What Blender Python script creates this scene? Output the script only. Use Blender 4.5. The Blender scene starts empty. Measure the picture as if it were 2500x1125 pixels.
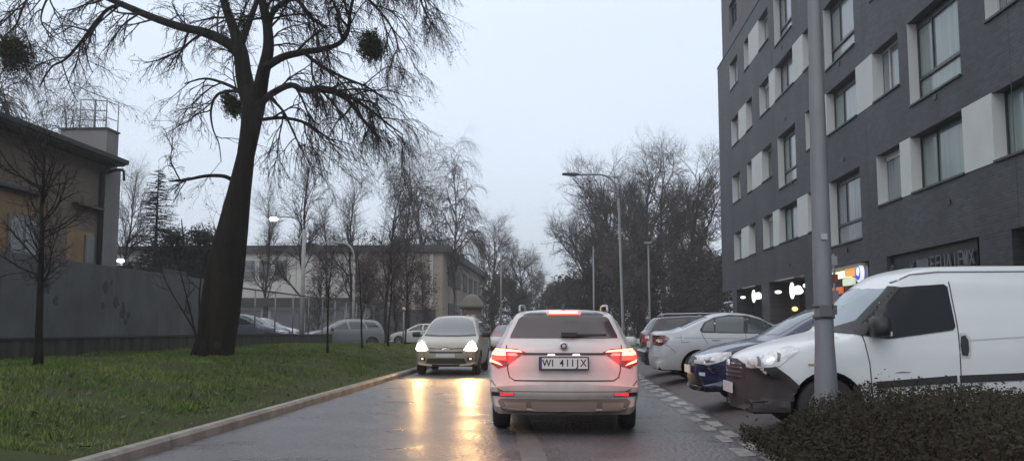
import bpy, bmesh, math, random
from mathutils import Vector, Matrix, noise
from mathutils.bvhtree import BVHTree
from mathutils.geometry import delaunay_2d_cdt

sc = bpy.context.scene
C = sc.collection
R = random.Random(7)
rad = math.radians

# ------------------------------------------------------------------ camera
F, H = 2264.0, 1.29
PITCH = math.atan((800 - 562.5) / F)
YAW = math.atan(120 * math.cos(PITCH) / F)
cp, sp, cy_, sy_ = math.cos(PITCH), math.sin(PITCH), math.cos(YAW), math.sin(YAW)
FW = Vector((-sy_ * cp, cy_ * cp, sp)); RT = Vector((cy_, sy_, 0)); UP = Vector((sy_ * sp, -cy_ * sp, cp))
cam = bpy.data.objects.new('camera', bpy.data.cameras.new('camera')); C.objects.link(cam)
cam.matrix_world = Matrix.Translation((0, 0, H)) @ Matrix((RT, UP, -FW)).transposed().to_4x4()
cam.data.sensor_width = 36; cam.data.lens = 36 * F / 2500; cam.data.clip_end = 3000; cam.data.clip_start = .05
sc.camera = cam

def at(px, py, Y):
    d = FW + RT * ((px - 1250) / F) - UP * ((py - 562.5) / F)
    return Vector((0, 0, H)) + d * (Y / d.y)
def atX(px, py, X):
    d = FW + RT * ((px - 1250) / F) - UP * ((py - 562.5) / F)
    return Vector((0, 0, H)) + d * (X / d.x)

# ------------------------------------------------------------------ materials
MATS = {}
def mat(name, col, rough=.6, metal=0, var=0, scale=5., bump=0, bscale=None, emit=None, estr=0, spec=.5, coat=0,
        col2=None, detail=6, stretch=None, rvar=0, coord='Object'):
    if name in MATS: return MATS[name]
    m = bpy.data.materials.new(name); m.use_nodes = True
    nt = m.node_tree; N = nt.nodes; L = nt.links; b = N['Principled BSDF']
    b.inputs['Base Color'].default_value = (*col, 1); b.inputs['Roughness'].default_value = rough
    b.inputs['Metallic'].default_value = metal; b.inputs['Specular IOR Level'].default_value = spec if rough < .85 else .12
    b.inputs['Coat Weight'].default_value = coat; b.inputs['Coat Roughness'].default_value = .08
    if emit: b.inputs['Emission Color'].default_value = (*emit, 1); b.inputs['Emission Strength'].default_value = estr
    vec = None
    if var or bump or rvar or col2:
        tc = N.new('ShaderNodeTexCoord'); vec = tc.outputs[coord]
        if stretch:
            mp = N.new('ShaderNodeMapping'); mp.inputs['Scale'].default_value = stretch
            L.new(vec, mp.inputs[0]); vec = mp.outputs[0]
        nz = N.new('ShaderNodeTexNoise'); nz.inputs['Scale'].default_value = scale; nz.inputs['Detail'].default_value = detail
        nz.inputs['Roughness'].default_value = .65
        L.new(vec, nz.inputs['Vector'])
        if var or col2:
            cr = N.new('ShaderNodeValToRGB'); e = cr.color_ramp.elements
            e[0].position = .32; e[1].position = .68
            c2 = col2 or tuple(min(1, c * (1 + var)) for c in col)
            c1 = col if col2 else tuple(c * (1 - var) for c in col)
            e[0].color = (*c1, 1); e[1].color = (*c2, 1)
            L.new(nz.outputs['Fac'], cr.inputs[0]); L.new(cr.outputs[0], b.inputs['Base Color'])
        if rvar:
            mr = N.new('ShaderNodeMapRange'); mr.inputs['From Min'].default_value = .3; mr.inputs['From Max'].default_value = .7
            mr.inputs['To Min'].default_value = max(.02, rough - rvar); mr.inputs['To Max'].default_value = rough + rvar
            L.new(nz.outputs['Fac'], mr.inputs[0]); L.new(mr.outputs[0], b.inputs['Roughness'])
        if bump:
            n2 = N.new('ShaderNodeTexNoise'); n2.inputs['Scale'].default_value = bscale or scale * 6; n2.inputs['Detail'].default_value = 4
            L.new(vec, n2.inputs['Vector'])
            bp = N.new('ShaderNodeBump'); bp.inputs['Strength'].default_value = bump; bp.inputs['Distance'].default_value = .02
            L.new(n2.outputs['Fac'], bp.inputs['Height']); L.new(bp.outputs[0], b.inputs['Normal'])
    MATS[name] = m
    return m

def brick_mat(name, c1, c2, mortar, bw=.25, bh=.075, axis='yz'):
    m = bpy.data.materials.new(name); m.use_nodes = True
    nt = m.node_tree; N = nt.nodes; L = nt.links; b = N['Principled BSDF']
    tc = N.new('ShaderNodeTexCoord'); s = N.new('ShaderNodeSeparateXYZ'); cb = N.new('ShaderNodeCombineXYZ')
    L.new(tc.outputs['Object'], s.inputs[0]); L.new(s.outputs['Y'], cb.inputs[0]); L.new(s.outputs['Z'], cb.inputs[1])
    br = N.new('ShaderNodeTexBrick'); br.inputs['Scale'].default_value = 1
    br.inputs['Brick Width'].default_value = bw; br.inputs['Row Height'].default_value = bh
    br.inputs['Mortar Size'].default_value = .008; br.inputs['Mortar Smooth'].default_value = .3
    br.inputs['Color1'].default_value = (*c1, 1); br.inputs['Color2'].default_value = (*c2, 1); br.inputs['Mortar'].default_value = (*mortar, 1)
    L.new(cb.outputs[0], br.inputs['Vector'])
    nz = N.new('ShaderNodeTexNoise'); nz.inputs['Scale'].default_value = .35; nz.inputs['Detail'].default_value = 8
    L.new(tc.outputs['Object'], nz.inputs['Vector'])
    mr = N.new('ShaderNodeMapRange'); mr.inputs['From Min'].default_value = .3; mr.inputs['From Max'].default_value = .7
    mr.inputs['To Min'].default_value = .65; mr.inputs['To Max'].default_value = 1.35; mq = N.new('ShaderNodeMapping'); mq.inputs['Scale'].default_value = (1, 1.6, .5); L.new(tc.outputs['Object'], mq.inputs[0]); L.new(mq.outputs[0], nz.inputs['Vector']); L.new(nz.outputs['Fac'], mr.inputs[0])
    hs = N.new('ShaderNodeMix'); hs.data_type = 'RGBA'; hs.blend_type = 'MULTIPLY'; hs.inputs[0].default_value = 1
    L.new(br.outputs['Color'], hs.inputs[6]); L.new(mr.outputs[0], hs.inputs[7]); L.new(hs.outputs[2], b.inputs['Base Color'])
    bp = N.new('ShaderNodeBump'); bp.inputs['Strength'].default_value = .5; bp.inputs['Distance'].default_value = .01; bp.invert = True
    L.new(br.outputs['Fac'], bp.inputs['Height']); L.new(bp.outputs[0], b.inputs['Normal'])
    b.inputs['Roughness'].default_value = .62
    return m

# ------------------------------------------------------------------ mesh builder
class MB:
    def __init__(s): s.v = []; s.f = []; s.m = []; s.smooth = []
    def add(s, vs, fs, mi=0, sm=False):
        o = len(s.v); s.v += [tuple(p) for p in vs]
        for f in fs: s.f.append(tuple(i + o for i in f)); s.m.append(mi); s.smooth.append(sm)
    def box(s, x0, x1, y0, y1, z0, z1, mi=0):
        v = [(x, y, z) for z in (z0, z1) for y in (y0, y1) for x in (x0, x1)]
        s.add(v, [(0, 2, 3, 1), (4, 5, 7, 6), (0, 1, 5, 4), (2, 6, 7, 3), (0, 4, 6, 2), (1, 3, 7, 5)], mi); return s
    def tube(s, pts, rs, n=6, mi=0, cap=True):
        pts = [Vector(p) for p in pts]
        if not hasattr(rs, '__len__'): rs = [rs] * len(pts)
        o = len(s.v); u = None; K = len(pts)
        for i, p in enumerate(pts):
            d = (pts[min(i + 1, K - 1)] - pts[max(i - 1, 0)])
            if d.length < 1e-9: d = Vector((0, 0, 1))
            d.normalize()
            if u is None:
                u = d.orthogonal().normalized()
            else:
                u = u - d * u.dot(d)
                u = u.normalized() if u.length > 1e-6 else d.orthogonal().normalized()
            w = d.cross(u); r = rs[i]
            for k in range(n):
                a = 2 * math.pi * k / n
                s.v.append(tuple(p + (u * math.cos(a) + w * math.sin(a)) * r))
        for i in range(K - 1):
            for k in range(n):
                a = o + i * n + k; b = o + i * n + (k + 1) % n
                s.f.append((a, b, b + n, a + n)); s.m.append(mi); s.smooth.append(n > 3)
        if cap and n > 3:
            s.f.append(tuple(o + k for k in range(n - 1, -1, -1))); s.m.append(mi); s.smooth.append(False)
            s.f.append(tuple(o + (K - 1) * n + k for k in range(n))); s.m.append(mi); s.smooth.append(False)
        return s
    def lathe(s, prof, c, axis='z', n=24, mi=0, closed=False):
        # prof: (r, h)
        o = len(s.v); K = len(prof)
        for r, h in prof:
            for k in range(n):
                a = 2 * math.pi * k / n; u, w = r * math.cos(a), r * math.sin(a)
                p = {'z': (u, w, h), 'x': (h, u, w), 'y': (u, h, w)}[axis]
                s.v.append((c[0] + p[0], c[1] + p[1], c[2] + p[2]))
        for i in range(K if closed else K - 1):
            for k in range(n):
                j = (i + 1) % K
                a, b = o + i * n + k, o + i * n + (k + 1) % n; a2, b2 = o + j * n + k, o + j * n + (k + 1) % n
                s.f.append((a, b, b2, a2)); s.m.append(mi); s.smooth.append(True)
        return s
    def prism(s, poly, fn, mi=0):
        # poly list of 2-D points; fn(p,k) -> 3-D for k=0,1
        n = len(poly); v = [fn(p, 0) for p in poly] + [fn(p, 1) for p in poly]
        f = [tuple(range(n - 1, -1, -1)), tuple(range(n, 2 * n))] + [(i, (i + 1) % n, (i + 1) % n + n, i + n) for i in range(n)]
        s.add(v, f, mi); return s
    def build(s, name, mats, parent=None, smooth=None):
        me = bpy.data.meshes.new(name); me.from_pydata(s.v, [], s.f)
        if not isinstance(mats, (list, tuple)): mats = [mats]
        for m in mats: me.materials.append(m)
        me.polygons.foreach_set('material_index', s.m)
        me.polygons.foreach_set('use_smooth', s.smooth if smooth is None else [smooth] * len(s.f))
        me.update()
        o = bpy.data.objects.new(name, me); C.objects.link(o)
        if parent: o.parent = parent
        return o
def setp(o, label=None, cat=None, group=None, kind=None):
    if label: o['label'] = label
    if cat: o['category'] = cat
    if group: o['group'] = group
    if kind: o['kind'] = kind
    return o
def thing(name, label, cat, loc=(0, 0, 0), rz=0, group=None):
    o = bpy.data.objects.new(name, None); C.objects.link(o); o.location = loc; o.rotation_euler = (0, 0, rz)
    o.empty_display_size = .2
    return setp(o, label, cat, group)
def copy_tree(o, parent=None):
    c = o.copy(); C.objects.link(c)
    if parent: c.parent = parent
    for ch in [k for k in ALLKIDS(o)]: copy_tree(ch, c)
    return c
def ALLKIDS(o): return [k for k in bpy.data.objects if k.parent == o]
def struct(o): o['kind'] = 'structure'; return o

# ------------------------------------------------------------------ light
w = bpy.data.worlds.new('World'); sc.world = w; w.use_nodes = True
nt = w.node_tree; N = nt.nodes; L = nt.links; bg = N['Background']
sky = N.new('ShaderNodeTexSky'); sky.sky_type = 'NISHITA'; sky.sun_disc = False
SE, SR = rad(14), rad(200)
sky.sun_elevation = SE; sky.sun_rotation = SR; sky.dust_density = 4; sky.air_density = 1.5
tc = N.new('ShaderNodeTexCoord'); sx = N.new('ShaderNodeSeparateXYZ'); L.new(tc.outputs['Generated'], sx.inputs[0])
cr = N.new('ShaderNodeValToRGB'); e = cr.color_ramp.elements
e[0].position = 0; e[0].color = (.76, .86, .98, 1); e[1].position = 1; e[1].color = (1.5, 1.55, 1.62, 1)
k = e.new(.12); k.color = (.86, .97, 1.13, 1)
k = e.new(.33); k.color = (.92, 1.04, 1.24, 1)
nz = N.new('ShaderNodeTexNoise'); nz.inputs['Scale'].default_value = 1.6; nz.inputs['Detail'].default_value = 3
mp = N.new('ShaderNodeMapping'); mp.inputs['Scale'].default_value = (1, 1, 2.5); L.new(tc.outputs['Generated'], mp.inputs[0]); L.new(mp.outputs[0], nz.inputs['Vector'])
mr = N.new('ShaderNodeMapRange'); mr.inputs['To Min'].default_value = .90; mr.inputs['To Max'].default_value = 1.10
L.new(nz.outputs['Fac'], mr.inputs[0]); L.new(sx.outputs['Z'], cr.inputs[0])
mu = N.new('ShaderNodeMix'); mu.data_type = 'RGBA'; mu.blend_type = 'MULTIPLY'; mu.inputs[0].default_value = 1
L.new(cr.outputs[0], mu.inputs[6]); L.new(mr.outputs[0], mu.inputs[7])
sk = N.new('ShaderNodeMix'); sk.data_type = 'RGBA'; sk.blend_type = 'MULTIPLY'; sk.inputs[0].default_value = 1; sk.inputs[7].default_value = (.06, .06, .06, 1)
L.new(sky.outputs[0], sk.inputs[6])
mx = N.new('ShaderNodeMix'); mx.data_type = 'RGBA'; mx.inputs[0].default_value = .9
L.new(sk.outputs[2], mx.inputs[6]); L.new(mu.outputs[2], mx.inputs[7]); L.new(mx.outputs[2], bg.inputs[0]); bg.inputs[1].default_value = 1
sl = bpy.data.lights.new('sun', 'SUN'); sl.energy = .5; sl.angle = rad(30); sl.color = (1, .95, .9)
so = bpy.data.objects.new('sun', sl); C.objects.link(so); so.rotation_euler = (rad(50), 0, rad(-25))
sc.view_settings.view_transform = 'Standard'; sc.view_settings.look = 'None'; sc.view_settings.exposure = 0
try:
    sc.cycles.max_bounces = 6; sc.cycles.use_denoising = True; sc.cycles.sample_clamp_indirect = 4
except Exception: pass

# ------------------------------------------------------------------ common materials
M_asph = mat('wet_asphalt', (.105, .098, .102), .33, var=.25, scale=.9, bump=1.0, bscale=19, rvar=.12, detail=10)
M_asph.node_tree.nodes['Bump'].inputs['Distance'].default_value = .05
M_park = mat('parking_asphalt', (.080, .063, .064), .7, var=.25, scale=1.3, bump=.5, bscale=40)
M_kerb = mat('kerb_concrete', (.23, .205, .18), .65, var=.4, scale=2.2, bump=.3, bscale=60)
M_white_line = mat('worn_white_paint', (.42, .38, .37), .5, col2=(.20, .18, .18), scale=7, bump=.3, bscale=50)
M_faint = mat('faded_line_paint', (.075, .07, .07), .5, col2=(.135, .125, .12), scale=4, bump=.3, bscale=50)
M_soil = mat('lawn_turf', (.040, .036, .018), .95, col2=(.040, .058, .018), scale=1.1, bump=.8, bscale=14)
M_ground = mat('bare_ground', (.055, .05, .045), .9, var=.3, scale=.2, bump=.3, bscale=8)
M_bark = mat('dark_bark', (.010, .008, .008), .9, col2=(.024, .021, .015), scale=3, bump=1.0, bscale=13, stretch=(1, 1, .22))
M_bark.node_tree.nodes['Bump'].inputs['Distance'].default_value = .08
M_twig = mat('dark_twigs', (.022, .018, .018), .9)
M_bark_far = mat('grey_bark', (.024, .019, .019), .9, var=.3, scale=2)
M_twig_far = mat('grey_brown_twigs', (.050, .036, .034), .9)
M_twig_red = mat('reddish_twigs', (.075, .05, .05), .9)
M_birch_bark = mat('birch_bark', (.22, .20, .19), .8, col2=(.05, .045, .045), scale=4)
M_grass = mat('grass_blades', (.055, .105, .024), .85, col2=(.16, .20, .055), scale=.9, detail=4)
M_leaf_dry = mat('dry_leaves', (.075, .05, .028), .8, var=.4, scale=3)
M_steel = mat('galvanised_steel', (.20, .205, .22), .5, metal=.3, var=.2, scale=3)
M_steel_dark = mat('dark_grey_metal', (.05, .05, .055), .5, metal=.3)
M_rubber = mat('tyre_rubber', (.018, .017, .018), .75)
M_alloy = mat('alloy_metal', (.38, .38, .4), .35, metal=.7)
M_blk = mat('black_plastic', (.022, .022, .025), .5)
M_under = mat('dark_underbody', (.012, .012, .013), .9)
M_glass = mat('dark_car_glass', (.022, .026, .03), .06, spec=.8)
M_glass_lt = mat('light_car_glass', (.10, .12, .13), .06, spec=.9)
M_seam = mat('panel_gap', (.03, .03, .03), .8)
M_chrome = mat('chrome_trim', (.6, .6, .62), .18, metal=1)
M_lens = mat('clear_lens', (.60, .60, .60), .12, var=.35, scale=9, spec=.8)
M_redlens = mat('red_lens', (.20, .01, .012), .15, spec=.8)
M_plate = mat('plate_white', (.62, .62, .60), .4)
M_plate_t = mat('plate_letters', (.015, .015, .015), .5)
M_plate_b = mat('plate_blue_band', (.02, .04, .18), .4)
def lamp(name, col, st): return mat(name, col, .3, emit=col, estr=st)
M_head = lamp('lit_headlamp', (1, .80, .48), 14)
M_brake = lamp('lit_brake_red', (1, .03, .02), 5)
M_brake_hot = lamp('lit_brake_core', (1, .20, .11), 7)
M_shop_w = lamp('white_sign_light', (1, 1, 1), 1.3)

# ------------------------------------------------------------------ ground
def sheet(name, x0, x1, y0, y1, z, m, nx=1, ny=1, fz=None, parent=None):
    b = MB(); vs = []
    for j in range(ny + 1):
        for i in range(nx + 1):
            x = x0 + (x1 - x0) * i / nx; y = y0 + (y1 - y0) * j / ny
            vs.append((x, y, fz(x, y) if fz else z))
    b.add(vs, [(j * (nx + 1) + i, j * (nx + 1) + i + 1, (j + 1) * (nx + 1) + i + 1, (j + 1) * (nx + 1) + i) for j in range(ny) for i in range(nx)], 0, True)
    return b.build(name, m, parent)
struct(sheet('ground', -400, 400, -60, 1200, -.03, M_ground))
struct(sheet('road', -4.21, 2.25, -20, 420, 0, M_asph))
PZ = .10
struct(sheet('parking_lot', 2.25, 7.0, -20, 60, 0, M_park, 24, 40, lambda x, y: .004 + (PZ - .004) * min(1, max(0, (x - 2.25) / .5))))
struct(sheet('car_park', -46, -11.66, 8, 64, .35, M_park))
b = MB(); b.box(7.0, 7.14, -20, 60, -.02, .2); b.box(7.14, 12, -20, 60, -.02, .19)
struct(b.build('pavement', M_kerb))
def sstep(t): t = max(0, min(1, t)); return t * t * (3 - 2 * t)
def lawn_z(x, y):
    elev = .63 - .5 * sstep((y - 34) / 28)
    t = sstep((-4.32 - x) / 3.6)
    n = (noise.noise((x * .6, y * .6, 0)) * .07 + noise.noise((x * 2.1, y * 2.1, 3)) * .03) * min(1, max(0, (-4.3 - x)) * 1.5)
    return .115 + t * (elev - .115) + n
struct(sheet('lawn', -11.62, -4.34, 2, 64, 0, M_soil, 60, 420, lawn_z))
struct(sheet('verge', -14, -4.34, 64, 420, .1, M_soil, 4, 20, lambda x, y: .11))
struct(sheet('verge', 2.3, 60, 60.2, 420, .1, M_soil, 4, 20, lambda x, y: .06))
# left kerb, stone by stone inside one mesh
b = MB(); y = 1.0
while y < 120:
    l = .99; j = R.uniform(-.006, .006)
    b.prism([(-4.20 + j, -.02), (-4.205 + j, .09), (-4.235 + j, .125), (-4.345, .125), (-4.345, -.02)],
            lambda p, k, y=y, l=l: (p[0], y + (l if k else 0), p[1]))
    y += 1.0
struct(b.build('kerb', M_kerb))
b = MB(); b.box(2.2, 2.3, 61, 300, -.02, .12); struct(b.build('kerb', M_kerb))
# gutter wet strip / faint lane line / staggered marking
b = MB(); b.add([(-.86, 15.5, .004), (-.62, 15.5, .004), (-.04, 8.0, .004), (-.30, 8.0, .004)], [(0, 3, 2, 1)])
struct(b.build('lane_line', M_faint))
b = MB(); bf = MB(); y = 7.6; i = 0
while y < 60:
    for (xa, xb, dy) in ((1.81, 1.975, -.30), (1.98, 2.15, .22)):
        j = lambda: R.uniform(-.02, .02)
        (b if xa > 1.9 else bf).add([(xa + j(), y + dy + j(), .004), (xb + j(), y + dy + j() + .06, .004), (xb + j(), y + dy + .72 + j(), .004), (xa + j(), y + dy + .66 + j(), .004)], [(0, 1, 2, 3)])
    y += 1.17
struct(b.build('parking_edge_marking', M_white_line))
struct(bf.build('parking_edge_marking', mat('half_worn_paint', (.10, .095, .095), .5, col2=(.33, .30, .29), scale=6, bump=.3, bscale=50)))
# rounded kerb of the planting bed
b = MB(); bed = [(1.92, 4.0), (1.92, 8.3), (2.02, 8.9), (2.25, 9.35), (2.6, 9.55), (3.4, 9.6), (7.0, 9.6)]
for k in range(len(bed) - 1):
    (xa, ya), (xb, yb) = bed[k], bed[k + 1]
    d = Vector((xb - xa, yb - ya)).normalized(); n = Vector((d.y, -d.x)) * .1
    v = [(xa, ya), (xb, yb), (xb + n.x, yb + n.y), (xa + n.x, ya + n.y)]
    b.prism(v, lambda p, k: (p[0], p[1], .13 if k else -.02))
struct(b.build('kerb', M_kerb))
struct(sheet('planting_soil', 2.02, 7.0, 3, 9.5, .15, mat('dark_soil', (.03, .024, .018), .95, var=.4, scale=4, bump=.8), 10, 10))

# ------------------------------------------------------------------ grass (stuff)
def grass(name, n, x0, x1, y0, y1, hmin, hmax, w, zf, m, seed=1, pw=1.6):
    rr = random.Random(seed); v = []; f = []
    for i in range(n):
        t = rr.random() ** pw
        y = y0 + (y1 - y0) * t; x = rr.uniform(x0, x1)
        if noise.noise((x * .9, y * .55, 5)) + rr.uniform(-.35, .45) < -.05: continue
        if x > -4.95 + .3 * noise.noise((y * .5, 0, 0)) and rr.random() < .8 and name == 'grass': continue
        z = zf(x, y) - .01; h = rr.uniform(hmin, hmax) * (.7 + .9 * abs(noise.noise((x * 1.3, y * 1.3, 9)))); a = rr.uniform(0, 6.28)
        ww = w * (1 + y / 22) * rr.uniform(.7, 1.3); lx, ly = rr.gauss(0, .45) * h, rr.gauss(0, .45) * h
        dx, dy = math.cos(a) * ww, math.sin(a) * ww
        o = len(v); v += [(x - dx, y - dy, z), (x + dx, y + dy, z), (x + lx, y + ly, z + h)]; f.append((o, o + 1, o + 2))
    me = bpy.data.meshes.new(name); me.from_pydata(v, [], f); me.materials.append(m)
    o = bpy.data.objects.new(name, me); C.objects.link(o); return o
setp(grass('grass', 150000, -11.55, -4.38, 8.5, 56, .04, .10, .006, lawn_z, M_grass), 'short patchy green grass covering the bank left of the road', 'grass', kind='stuff')
rr = random.Random(4); b = MB()
for i in range(260):
    x = -4.40 - abs(rr.gauss(0, 1.2)); y = 9 + 40 * rr.random() ** 1.5; z = lawn_z(x, y) + .03
    if x < -11: continue
    s = rr.uniform(.02, .05); a = rr.uniform(0, 6.28); d1 = Vector((math.cos(a), math.sin(a), rr.uniform(-.4, .4))) * s; d2 = Vector((-math.sin(a), math.cos(a), rr.uniform(-.4, .4))) * s * .7
    p = Vector((x, y, z)); b.add([p - d1, p + d2, p + d1, p - d2], [(0, 1, 2, 3)])
setp(b.build('fallen_leaves', M_leaf_dry), 'brown fallen leaves scattered in the grass along the kerb', 'leaves', kind='stuff')

# ------------------------------------------------------------------ trees
def branch_path(rr, p, d, length, nseg, wig, trop):
    pts = [p.copy()]; d = d.normalized(); st = length / nseg
    for i in range(nseg):
        d = (d + Vector((rr.gauss(0, wig), rr.gauss(0, wig), rr.gauss(0, wig))) + trop * (1.0 / nseg)).normalized()
        pts.append(pts[-1] + d * st)
    return pts
def spawn(rr, b, pts, r0, r1, lv, P, twmi=1):
    """grow children along a path"""
    if lv >= len(P): return
    q = P[lv]; K = len(pts) - 1
    n = max(1, int(q['n'] * rr.uniform(.8, 1.2)))
    for i in range(n):
        t = q.get('t0', .25) + (1 - q.get('t0', .25)) * (i + rr.random()) / n
        f = min(t * K, K - 1e-4); k = int(f); p = pts[k].lerp(pts[k + 1], f - k)
        ax = (pts[k + 1] - pts[k]).normalized()
        side = ax.orthogonal().normalized(); side.rotate(Matrix.Rotation(rr.uniform(0, 6.283), 3, ax))
        ang = rad(rr.uniform(*q['ang'])); d = ax * math.cos(ang) + side * math.sin(ang)
        ln = q['len'] * rr.uniform(.6, 1.25) * (1 - q.get('tap', .45) * t)
        rp = (r0 + (r1 - r0) * t); ra = min(rp * .75, q['r'] * rr.uniform(.8, 1.2))
        cpts = branch_path(rr, p, d, ln, q['seg'], q['wig'], Vector(q['trop']))
        m = len(cpts) - 1
        b[q.get('b', 1)].tube(cpts, [ra + (ra * q.get('end', .3) - ra) * j / m for j in range(m + 1)], q['sides'], 0, cap=False)
        spawn(rr, b, cpts, ra, ra * q.get('end', .3), lv + 1, P)
def leaves_on(rr, mb, centre_pts, n, size, spread):
    for i in range(n):
        p = rr.choice(centre_pts) + Vector((rr.gauss(0, spread), rr.gauss(0, spread), rr.gauss(0, spread)))
        s = size * rr.uniform(.6, 1.4); a = Vector((rr.gauss(0, 1), rr.gauss(0, 1), rr.gauss(0, 1))).normalized() * s; c = a.orthogonal().normalized() * s * .6
        mb.add([p - a, p + c, p + a, p - c], [(0, 1, 2, 3)])

def gen_tree(seed, h, r, lean=(0, 0), trunk_frac=1.0, P=None, bark=None, twig=None, wig=.06, fork=0, leaf=None, nleaf=0, lsize=.1):
    rr = random.Random(seed); bt, bc = MB(), MB()
    top = h * trunk_frac
    tp = branch_path(rr, Vector((0, 0, -.1)), Vector((lean[0], lean[1], 1)), top, 12, wig, Vector((0, 0, .3)))
    n = len(tp) - 1
    bt.tube(tp, [r * (1.35 if i == 0 else 1) * (1 - .9 * (i / n) ** .9) + .006 for i in range(n + 1)], 9, 0)
    spawn(rr, [bt, bc], tp, r, r * .1, 0, P)
    lm = None
    if nleaf:
        lm = MB(); pts = [Vector(bc.v[rr.randrange(len(bc.v))]) for _ in range(1500)]
        leaves_on(rr, lm, pts, nleaf, lsize, .15)
    return bt, bc, lm
TREES = {}
def tree_proto(key, **k):
    bark, twig, leafm = k.pop('barkm'), k.pop('twigm'), k.pop('leafm', None)
    bt, bc, lm = gen_tree(**k)
    def mesh(mb, name, m):
        o = mb.build(name, m); me = o.data; bpy.data.objects.remove(o); return me
    TREES[key] = (mesh(bt, 'trunk', bark), mesh(bc, 'crown', twig), mesh(lm, 'leaves', leafm) if lm else None)
def plant(key, name, label, x, y, z, s, rz, group=None, cat='tree', sz=None):
    t = thing(name, label, cat, (x, y, z), rz, group); t.scale = (s, s, sz or s)
    for me, nm in zip(TREES[key], ('trunk', 'crown', 'leaves')):
        if me: o = bpy.data.objects.new(nm, me); C.objects.link(o); o.parent = t
    return t
BROAD = [dict(n=18, t0=.26, ang=(30, 65), len=6.5, r=.13, seg=7, wig=.13, trop=(0, 0, .55), sides=5, b=1, tap=.5),
         dict(n=10, t0=.2, ang=(25, 60), len=2.6, r=.05, seg=5, wig=.16, trop=(0, 0, .25), sides=4, tap=.4),
         dict(n=9, t0=.15, ang=(25, 65), len=1.25, r=.03, seg=3, wig=.2, trop=(0, 0, .15), sides=3, tap=.3, end=.6),
         dict(n=3, t0=.1, ang=(25, 60), len=.55, r=.017, seg=2, wig=.2, trop=(0, 0, .1), sides=3, tap=.3, end=.7)]
BIRCH = [dict(n=26, t0=.22, ang=(22, 42), len=4.8, r=.07, seg=7, wig=.08, trop=(0, 0, .35), sides=4, b=1, tap=.55),
         dict(n=8, t0=.3, ang=(25, 55), len=1.9, r=.028, seg=6, wig=.1, trop=(0, 0, -1.2), sides=3, tap=.2, end=.6),
         dict(n=10, t0=.1, ang=(15, 45), len=1.6, r=.018, seg=5, wig=.08, trop=(0, 0, -2.0), sides=3, tap=.2, end=.7)]
UPR = [dict(n=20, t0=.25, ang=(20, 42), len=4.2, r=.07, seg=6, wig=.1, trop=(0, 0, .5), sides=4, b=1, tap=.55),
       dict(n=8, t0=.15, ang=(22, 50), len=1.7, r=.028, seg=5, wig=.14, trop=(0, 0, .3), sides=3, tap=.3),
       dict(n=7, t0=.1, ang=(22, 55), len=.9, r=.02, seg=3, wig=.2, trop=(0, 0, .1), sides=3, tap=.3, end=.6),
       dict(n=3, t0=.1, ang=(25, 60), len=.45, r=.014, seg=2, wig=.2, trop=(0, 0, .1), sides=3, tap=.3, end=.7)]
SAPL = [dict(n=26, t0=.35, ang=(40, 75), len=1.6, r=.018, seg=5, wig=.14, trop=(0, 0, .5), sides=3, b=1, tap=.5),
        dict(n=6, t0=.15, ang=(25, 60), len=.6, r=.008, seg=4, wig=.2, trop=(0, 0, .1), sides=3, tap=.3, end=.5),
        dict(n=2, t0=.3, ang=(25, 60), len=.25, r=.005, seg=2, wig=.2, trop=(0, 0, 0), sides=3, tap=.3, end=.5)]
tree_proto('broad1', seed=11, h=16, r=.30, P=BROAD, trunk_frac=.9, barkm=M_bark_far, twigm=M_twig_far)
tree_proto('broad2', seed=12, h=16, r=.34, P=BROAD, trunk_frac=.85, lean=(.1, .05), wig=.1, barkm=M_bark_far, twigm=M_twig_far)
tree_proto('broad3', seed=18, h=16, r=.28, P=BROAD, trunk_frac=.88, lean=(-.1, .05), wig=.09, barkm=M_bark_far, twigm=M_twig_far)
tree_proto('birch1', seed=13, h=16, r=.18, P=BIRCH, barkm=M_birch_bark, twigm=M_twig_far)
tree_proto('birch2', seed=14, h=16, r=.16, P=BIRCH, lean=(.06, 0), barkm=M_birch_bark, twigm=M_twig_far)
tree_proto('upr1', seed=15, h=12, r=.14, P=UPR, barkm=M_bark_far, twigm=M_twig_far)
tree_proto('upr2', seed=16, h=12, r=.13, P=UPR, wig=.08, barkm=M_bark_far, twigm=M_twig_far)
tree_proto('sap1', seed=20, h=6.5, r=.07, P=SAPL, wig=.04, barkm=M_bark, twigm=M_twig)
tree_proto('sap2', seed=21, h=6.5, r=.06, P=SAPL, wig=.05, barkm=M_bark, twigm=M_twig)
THICK = [dict(n=34, t0=.05, ang=(20, 60), len=3.4, r=.035, seg=6, wig=.14, trop=(0, 0, .6), sides=3, b=1, tap=.4),
         dict(n=12, t0=.1, ang=(25, 60), len=1.2, r=.022, seg=4, wig=.18, trop=(0, 0, .2), sides=3, tap=.3),
         dict(n=5, t0=.1, ang=(25, 60), len=.6, r=.014, seg=2, wig=.2, trop=(0, 0, .1), sides=3, tap=.3, end=.6)]
tree_proto('thick1', seed=30, h=7, r=.08, P=THICK, wig=.1, barkm=M_bark_far, twigm=M_twig_far, leafm=mat('withered_leaves', (.05, .038, .036), .9, var=.4, scale=2), nleaf=9000, lsize=.09)
tree_proto('leafy', seed=31, h=7, r=.14, P=THICK, wig=.08, barkm=M_bark_far, twigm=M_twig_red, leafm=mat('dull_purple_leaves', (.055, .036, .04), .85, var=.4, scale=2), nleaf=3600, lsize=.2)

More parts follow.
